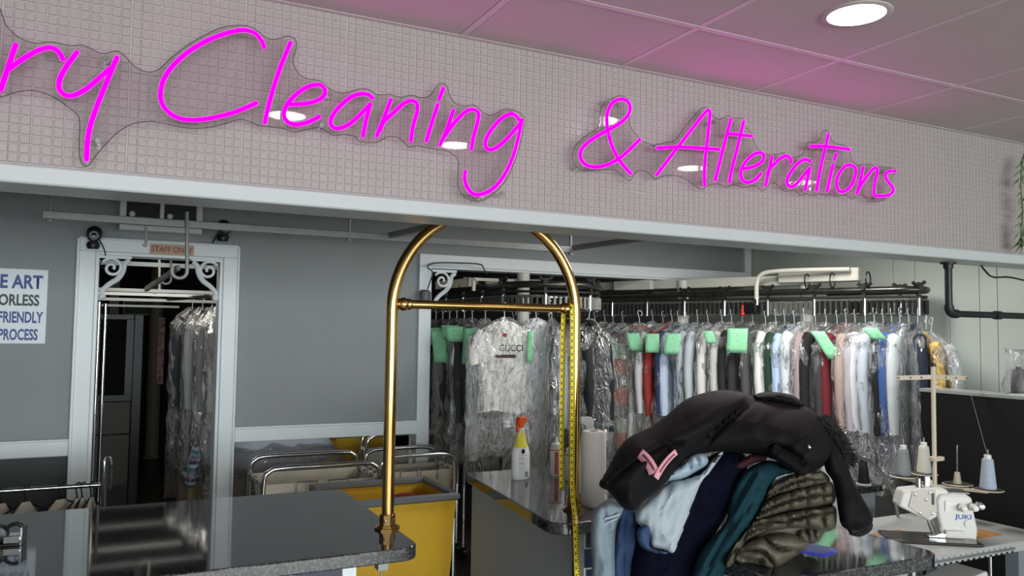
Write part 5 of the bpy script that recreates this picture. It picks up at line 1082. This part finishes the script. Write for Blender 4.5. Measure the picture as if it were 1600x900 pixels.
# pink repair tags
M_pink = mat('pink_tag_paper', '#d99aa6', .7); M_ink = mat('tag_ink', '#5a3c44', .7)
def ptag(pts, w):
    P = [D(x, y, dd) for x, y, dd in pts]; P = catmull(P, 5); rows = []
    for i, p_ in enumerate(P):
        tn = (P[min(i+1, len(P)-1)]-P[max(i-1, 0)]).normalized(); sd = tn.cross(Vector(-CF)).normalized(); rows.append([p_-sd*w/2, p_, p_+sd*w/2])
    o_ = MB().grid(rows).build('repair_tag', M_pink, t, label='pink paper repair tag'); o_.modifiers.new('s', 'SOLIDIFY').thickness = 0.0008
    rr = [[a+(c-a)*.3+Vector(-CF)*.0015, a+(c-a)*.55+Vector(-CF)*.0015] for a, b_, c in rows[2:-3]]; MB().grid(rr).build('tag_print', M_ink, o_)
def jd(x, y): return dj(x, y)-.162
ptag([(999.5, 708, jd(999, 708)+.012), (1010, 718, jd(1010, 718)+.004), (1018, 730, jd(1018, 730)+.004), (1022, 740, jd(1022, 740)+.008)], .030)
ptag([(1057, 706, jd(1057, 706)+.0), (1047, 715, jd(1047, 715)), (1035, 730, jd(1035, 730)), (1025, 747, jd(1025, 747)+.006)], .017)

# ---------------------------------------------------------------- sewing station
M_tbl = mat('grey_table_laminate', '#a9abaa', .4, var=.03, scale=6); M_stl = mat('machine_enamel', '#d9d8d2', .3); M_beige = mat('beige_stand_metal', '#c8bda8', .45)
TZ = .76
t = thing('sewing_table', 'grey sewing machine table with a ruler printed along its front edge', 'table', (3.4, 2.45, 0))
MB().box((2.75, 2.2, TZ-.045), (3.86, 2.78, TZ)).build('table_top', M_tbl, t, bevel=.004)
MB().box((3.70, 2.26, 0), (3.76, 2.32, TZ-.045)).build('leg', mat('grey_blue_steel', '#7d868c', .4), t); MB().box((3.70, 2.66, 0), (3.76, 2.72, TZ-.045)).build('leg', mat('grey_blue_steel', '#7d868c', .4), t)
MB().box((2.85, 2.26, 0), (2.91, 2.32, TZ-.045)).build('leg', mat('grey_blue_steel', '#7d868c', .4), t); MB().box((2.85, 2.66, 0), (2.91, 2.72, TZ-.045)).build('leg', mat('grey_blue_steel', '#7d868c', .4), t)
rm = MB()
for k in range(75): rm.box((3.02+k*.0075, 2.1985, TZ-.032), (3.0222+k*.0075, 2.2, TZ-(.012 if k % 5 == 0 else .020)))
for k in range(15): rm.box((3.026+k*.0375, 2.1985, TZ-.043), (3.040+k*.0375, 2.2, TZ-.036))
rm.build('ruler_print', M_black, t, smooth=0)
c_ = U(1535, 842, 'Z', TZ); MB().box((3.45, 2.30, TZ), (3.66, 2.50, TZ+.0015)).build('wooden_inset', mat('plywood_inset', '#a5773c', .6, var=.2, scale=20), t)
c_ = U(1405, 820, 'Z', TZ); MB().box((3.05, 2.52, TZ), (3.30, 2.56, TZ+.0012)).build('wooden_inset', mat('plywood_inset', '#a5773c', .6), t)
# overlock machine (local frame: X along the arm, facing the operator)
mo = U(1475, 842, 'Z', TZ); t = thing('overlock_machine', 'white overlock sewing machine with blue brand lettering on the grey table', 'sewing machine', (mo.x+.02, mo.y+.03, TZ), -0.62)
MB().box((-.26, -.16, 0), (.12, .03, .012)).build('bed_plate', mat('dark_bed_steel', '#55534d', .25, .8, var=.2), t, local=True, bevel=.006)
bd = [(-.02, .0), (.13, .0), (.135, .05), (.12, .13), (.115, .185), (.09, .20), (-.02, .20), (-.035, .17), (-.03, .1), (-.02, .06)]
MB().prism([(x, -.055, z) for x, z in bd], (0, .14, 0)).build('body_casting', M_stl, t, local=True, bevel=.012, seg=3)
hd_ = [(-.19, .135), (-.17, .205), (-.03, .225), (.02, .215), (.02, .16), (-.02, .10), (-.06, .075), (-.085, .085)]
MB().prism([(x, -.045, z) for x, z in hd_], (0, .10, 0)).build('head_arm', M_stl, t, local=True, bevel=.01, seg=3)
MB().prism([(x, -.050, z) for x, z in [(-.15, .135), (-.13, .205), (-.035, .215), (-.03, .12), (-.07, .085)]], (0, .006, 0)).build('face_plate', mat('face_plate_beige', '#c2bdb2', .35), t, local=True, bevel=.002)
MB().box((-.052, -.053, .15), (-.042, -.045, .20)).build('lever_slot', M_black, t, local=True)
MB().box((.0, -.06, .125), (.05, -.052, .17)).build('front_label_panel', mat('pale_panel', '#e4e3df', .3), t, local=True)
for k, (x, z) in enumerate([(.065, .145), (.11, .150), (.135, .158)]):
    d_ = MB().lathe([(.006, 0), (.016, -.004), (.016, -.03), (.011, -.034), (.011, -.05), (.004, -.052)], (x, -.055, z), 16, ax=(0, 1, 0)).build('tension_dial', M_stl if k < 2 else M_chrome, t, local=True)
MB().lathe([(.017, 0), (.017, .003)], (.095, -.060, .075), 18, ax=(0, 1, 0)).build('side_cap', M_stl, t, local=True)
for x, z in [(-.12, .19), (-.06, .20), (-.10, .11), (-.05, .11), (-.075, .17)]: MB().lathe([(.006, 0), (.006, -.003), (.003, -.004)], (x, -.050, z), 10, ax=(0, 1, 0)).build('cover_screw', M_steel, t, local=True)
for x in (-.07, -.055, -.035): MB().cyl((x, -.03, .09), (x+.02, -.055, .015), .004, 8).build('needle_bar', M_chrome if x < -.05 else M_steel, t, local=True)
MB().prism([(x, -.075, z) for x, z in [(-.075, .012), (-.005, .012), (.0, .03), (-.02, .036), (-.05, .022), (-.075, .02)]], (0, .03, 0)).build('presser_foot', M_chrome, t, local=True, bevel=.002)
MB().box((-.005, -.075, .012), (.075, -.05, .045)).build('front_cover', M_stl, t, local=True, bevel=.005)
MB().cyl((-.09, 0, .215), (-.09, 0, .255), .014, 12).build('thread_post', M_chrome, t, local=True); MB().box((-.065, -.01, .215), (-.045, .02, .265)).build('thread_guide', M_steel, t, local=True)
MB().box((.0, -.04, .20), (.11, .06, .206)).build('top_cover', M_steel, t, local=True, bevel=.002)
R_ = Matrix.Rotation(-.62, 3, 'Z'); o_ = t.location+R_@Vector((.040, -.0562, .088)); tx_ = text('brand_lettering', 'JUKI', mat('brand_blue', '#1f4fae', .4), t, o_, R_@X3, Vector((0, 0, 1)), .068, .026, bold=.02)
for v in tx_.data.vertices: v.co = R_.inverted()@v.co
# cone thread stand
sp_ = U(1463, 812, 'Z', TZ); sx, sy = sp_.x+.02, sp_.y+.02
zz_ = lambda y: U(1463, y, 'Y', sy).z
t = thing('thread_stand', 'beige cone thread stand with spread arms behind the overlock machine', 'thread stand', (sx, sy, TZ))
top_ = zz_(569); MB().cyl((sx, sy, TZ), (sx, sy, top_), .0105, 14).build('pole', M_beige, t); MB().cyl((sx, sy, top_-.012), (sx, sy, top_+.006), .0118, 14).build('pole_cap', M_black, t)
def arm(px, py, zc_, h, name='guide_arm', d=None):
    q = U(px, py, 'Z', zc_) if d is None else D(px, py, d); v = Vector((q.x-sx, q.y-sy, 0)); 
    return q, v
zt_ = zz_(589); zl_ = zz_(748); zm_ = zz_(716)
eL, eR = Vector((sx-.20, sy+.05, zt_-.005)), Vector((sx+.30, sy+.03, zt_-.012))
for e in (eL, eR):
    g_ = MB().bar((sx, sy, zt_), e, .006, .022).build('guide_arm', M_beige, t, bevel=.002)
    for u in (.35, .65, .97): q = Vector((sx, sy, zt_)).lerp(e, u); MB().lathe([(.004, -.006), (.004, .006)], q, 8, ax=(0, 1, 0)).build('eyelet', M_black, g_)
MB().bar((sx, sy, zm_+.01), (sx, sy, zm_-.012), .05, .03, up=(0, 1, 0)).build('clamp', M_beige, t, bevel=.003)
MB().box((sx-.02, sy-.02, zm_-.012), (sx+.05, sy+.01, zm_+.008)).build('clamp_block', M_beige, t, bevel=.003)
cones = []
for px, py, col, h, lbl in [(1412, 745, '#8d9194', .155, 'grey thread cone at the left of the thread stand'), (1444, 741, '#d8d6c8', .16, 'cream thread cone beside the stand pole'), (1496, 757, None, 0, ''), (1544, 766, '#a9b6c4', .16, 'pale blue thread cone at the right of the thread stand')]:
    q = U(px, py, 'Z', zl_-.02); 
    v = Vector((q.x-sx, q.y-sy, 0)); 
    if v.length > .42: v = v.normalized()*.42
    # slide along the sight line to the height of the plates
    bx, by, bz = q.x, q.y, zl_-.02
    MB().lathe([(.062, 0), (.066, .003), (.062, .006), (.02, .006), (.001, .006)], (bx, by, bz), 28).build('spool_plate', mat('foam_plate', '#3a3936', .8), t)
    MB().lathe([(.0635, -.001), (.068, .002), (.0635, .005)], (bx, by, bz), 28).build('plate_rim', M_beige, t)
    MB().cyl((bx, by, bz), (bx, by, bz+.19), .004, 8).build('spool_pin', M_steel, t)
    if col:
        c2 = thing('thread_cone', lbl, 'thread cone', (bx, by, bz+.007), group='thread cones')
        prof = [(.033, 0), (.036, .004)]+[(.036-.012*i/20*(1) + (.0006 if i % 2 else 0), .006+(h-.03)*i/20) for i in range(21)]+[(.022, h-.02)]
        MB().lathe(prof, (0, 0, 0), 22).build('wound_thread', mat('thread_'+col.strip('#'), col, .6, var=.1, scale=60, bump=.4, bscale=300, stretch=(.1, .1, 3)), c2, local=True, smooth=50)
        MB().lathe([(.016, h-.022), (.016, h-.002), (.012, h), (.004, h)], (0, 0, 0), 16).build('cone_tip', M_white, c2, local=True)
        cones.append((bx, by, bz+h))
    else: MB().lathe([(.022, .006), (.016, .03), (.012, .06)], (bx, by, bz), 10).build('cone_seat', M_beige, t)
    cones_last = (bx, by, bz)
    MB().bar((sx, sy, zl_-.035), (bx, by, bz-.008), .018, .014).build('plate_arm', M_beige, t, bevel=.002)
for (bx, by, bz), e in zip(cones, (eL, eL.lerp(eR, .2), eR)): MB().tube([(bx, by, bz), (e.x, e.y, zt_-.01)], .0006, 4).build('thread', mat('thread_white', '#b9b9b5', .8), t)
# black half-height partition with grey ledge
px0 = 4.02; pz = 1.368
t = thing('half_wall', 'black half-height partition with a grey ledge behind the sewing table', 'partition', (4.0, 2.2, 0))
MB().box((px0, 0.9, 0), (px0+.12, 2.975, pz-.02)).build('black_panel', mat('matt_black_panel', '#060607', .5), t); MB().box((px0-.005, 0.9, pz-.02), (px0+.16, 2.98, pz)).build('ledge', mat('grey_ledge', '#8d9290', .35), t, bevel=.003)
# bagged dark bottle on the ledge
q = U(1592, 612, 'Z', pz); q = U(1592, 612, 'X', 4.10)
t = thing('bagged_spool', 'dark thread spool in a clear plastic bag on the grey ledge', 'thread spool', (4.10, q.y, pz))
MB().lathe([(.045, 0), (.05, .004), (.05, .008), (.034, .01), (.036, .03), (.034, .105), (.024, .125), (.012, .13), (.012, .14)], (4.10, q.y, pz), 20).build('spool', M_black, t); MB().lathe([(.056, 0), (.056, .006)], (4.10, q.y, pz), 20).build('base_disc', M_white, t)
mb = MB().lathe([(.05, .008), (.06, .05), (.055, .11), (.04, .16), (.03, .19), (.05, .22)], (4.095, q.y+.01, pz), 26)
for v in mb.v: v += Vector((.02*noise.noise(v*22), .03*noise.noise(v*22+Vector((4, 0, 0))), .02*noise.noise(v*22+Vector((0, 3, 0)))))
mb.build('plastic_bag', M_film, t, smooth=70)
# things between the heap and the machine: black thread spool, flexible lamp arm, bottle, small counter
c_ = U(1352, 757, 'Z', 1.0)
t = thing('rear_shelf', 'small granite-topped grey cabinet behind the black jacket', 'cabinet', (3.15, 3.3, 0))
q = U(1352, 757, 'Y', 3.05); MB().box((q.x-.45, 3.0, q.z-.035), (q.x+.075, 3.4, q.z)).build('granite_top', M_gran, t, bevel=.004); MB().box((q.x-.43, 3.03, 0), (q.x+.05, 3.37, q.z-.035)).build('cabinet_body', M_cab, t)
shelf_z = q.z; t = thing('black_spool', 'black cone of thread standing on the small granite shelf', 'thread cone', (q.x, 3.06, q.z))
MB().lathe([(.03, 0), (.032, .004), (.018, .13), (.016, .135)], (0, 0, 0), 18).build('wound_thread', mat('black_thread', '#101012', .7, bump=.3, bscale=300), t, local=True); MB().lathe([(.036, 0), (.036, .006)], (0, 0, 0), 18).build('cone_base', M_white, t, local=True); MB().lathe([(.012, .134), (.012, .146), (.005, .148)], (0, 0, 0), 14).build('cone_tip', M_white, t, local=True)
pts = [U(x, y, 'Y', 2.74) for x, y in [(1330, 712), (1345, 715), (1362, 724), (1380, 743), (1393, 765), (1400, 790), (1403, 806)]]
MB().tube(catmull(pts, 6), .0085, 10).solo('gooseneck_arm', M_steel, 'curved grey gooseneck tube rising from the sewing table', 'lamp arm')
q = U(1328, 730, 'Y', 3.05); t = thing('red_cap_bottle', 'white bottle with a red cap behind the black fur trim', 'bottle', (q.x, 3.2, shelf_z))
zq = U(1327, 705, 'Y', 3.2).z; MB().lathe([(.03, 0), (.032, .01), (.032, zq-shelf_z-.03), (.018, zq-shelf_z-.005), (.014, zq-shelf_z)], (q.x, 3.2, shelf_z), 18).build('body', M_white, t); MB().lathe([(.017, zq-shelf_z-.002), (.017, zq-shelf_z+.03), (.012, zq-shelf_z+.034)], (q.x, 3.2, shelf_z), 16).build('cap', mat('red_cap', '#c8232b', .35), t)
# motor and treadle gear under the table
t = thing('machine_motor', 'white and grey motor housing under the sewing table', 'motor', (3.35, 2.32, .40))
MB().prism([(3.16, 2.26, z) for z in ()] or [(3.20, 2.24, .60), (3.45, 2.24, .64), (3.46, 2.24, .60), (3.40, 2.24, .50), (3.30, 2.24, .46), (3.25, 2.24, .52)], (0, .16, 0)).build('housing', M_stl, t, bevel=.008); MB().lathe([(.07, 0), (.075, .01), (.075, .03), (.02, .04), (.02, .13)], (3.12, 2.36, .58), 20).build('pulley', M_steel, t)
MB().cyl((3.53, 2.28, .46), (3.53, 2.28, .715), .007, 10).build('rod', M_chrome, t); MB().bar((3.38, 2.28, .58), (3.56, 2.28, .55), .03, .02).build('lever', M_stl, t)
q = U(1592, 864, 'Y', 2.3); MB().box((q.x-.03, 2.28, q.z-.02), (q.x+.06, 2.33, q.z+.02)).solo('switch_box', mat('red_switch', '#c02a3a', .4), 'red and grey switch box under the right end of the table', 'switch')

# ---------------------------------------------------------------- pipe, cable and hanging greenery at the right
t = thing('black_pipe', 'black pipe dropping from the header and turning along the right wall', 'pipe', (3.5, 2.44, 1.76)); M_pipe = mat('black_iron_pipe', '#17181a', .45)
MB().cyl((3.503, 2.44, 1.78), (3.503, 2.44, 2.0), .0165, 16).build('drop_pipe', M_pipe, t); MB().lathe([(.022, -.006), (.022, .012), (.035, .014), (.035, .02)], (3.503, 2.44, 1.978), 16).build('flange', M_pipe, t)
MB().tube([(3.503, 2.44, 1.80)]+[(3.503+.035-.035*math.cos(w), 2.44, 1.795-.035*math.sin(w)) for w in np.linspace(0, math.pi/2, 8)]+[(3.56, 2.44, 1.76)], .021, 14).build('elbow', M_pipe, t)
MB().cyl((3.55, 2.44, 1.76), (4.86, 2.44, 1.76), .0155, 16).build('run_pipe', M_pipe, t); MB().cyl((3.845, 2.44, 1.76), (3.885, 2.44, 1.76), .021, 14).build('coupling', M_pipe, t)
MB().tube(catmull([U(x, y, 'Y', 2.46) for x, y in [(1528, 408), (1540, 424), (1552, 433), (1575, 433), (1600, 438), (1640, 448)]], 6), .0045, 6).solo('black_cable', M_black, 'thin black cable sagging from the header at the right', 'cable')
t = thing('hanging_foliage', 'artificial green vine hanging at the right end of the header', 'plant', U(1606, 230, 'Y', 2.24))
M_leaf = mat('vine_leaf', '#51653a', .55, var=.35, scale=30); rl = random.Random(5); st_ = catmull([U(x, y, 'Y', 2.24) for x, y in [(1600, 240), (1595, 280), (1598, 335), (1595, 365), (1597, 378)]], 6)
MB().tube(st_, .003, 5).build('vine_stem', M_leaf, t)
for i in range(80):
    c_ = rl.choice(st_)+Vector((rl.uniform(-.01, .03), 0, rl.uniform(-.01, .01))); a_ = rl.uniform(0, 6.28); d_ = Vector((math.cos(a_)*.6, math.sin(a_)*.5, -rl.uniform(.3, 1))).normalized(); L__ = rl.uniform(.04, .07); s_ = d_.cross(Vector((0, 1, .3))).normalized()*.006; nn_ = d_.cross(s_).normalized()*.003
    MB().add([c_, c_+d_*L__*.35+s_, c_+d_*L__, c_+d_*L__*.35-s_, c_+d_*L__*.4+nn_], [(0, 1, 4), (1, 2, 4), (2, 3, 4), (3, 0, 4)]).build('leaf', M_leaf, t, smooth=0)
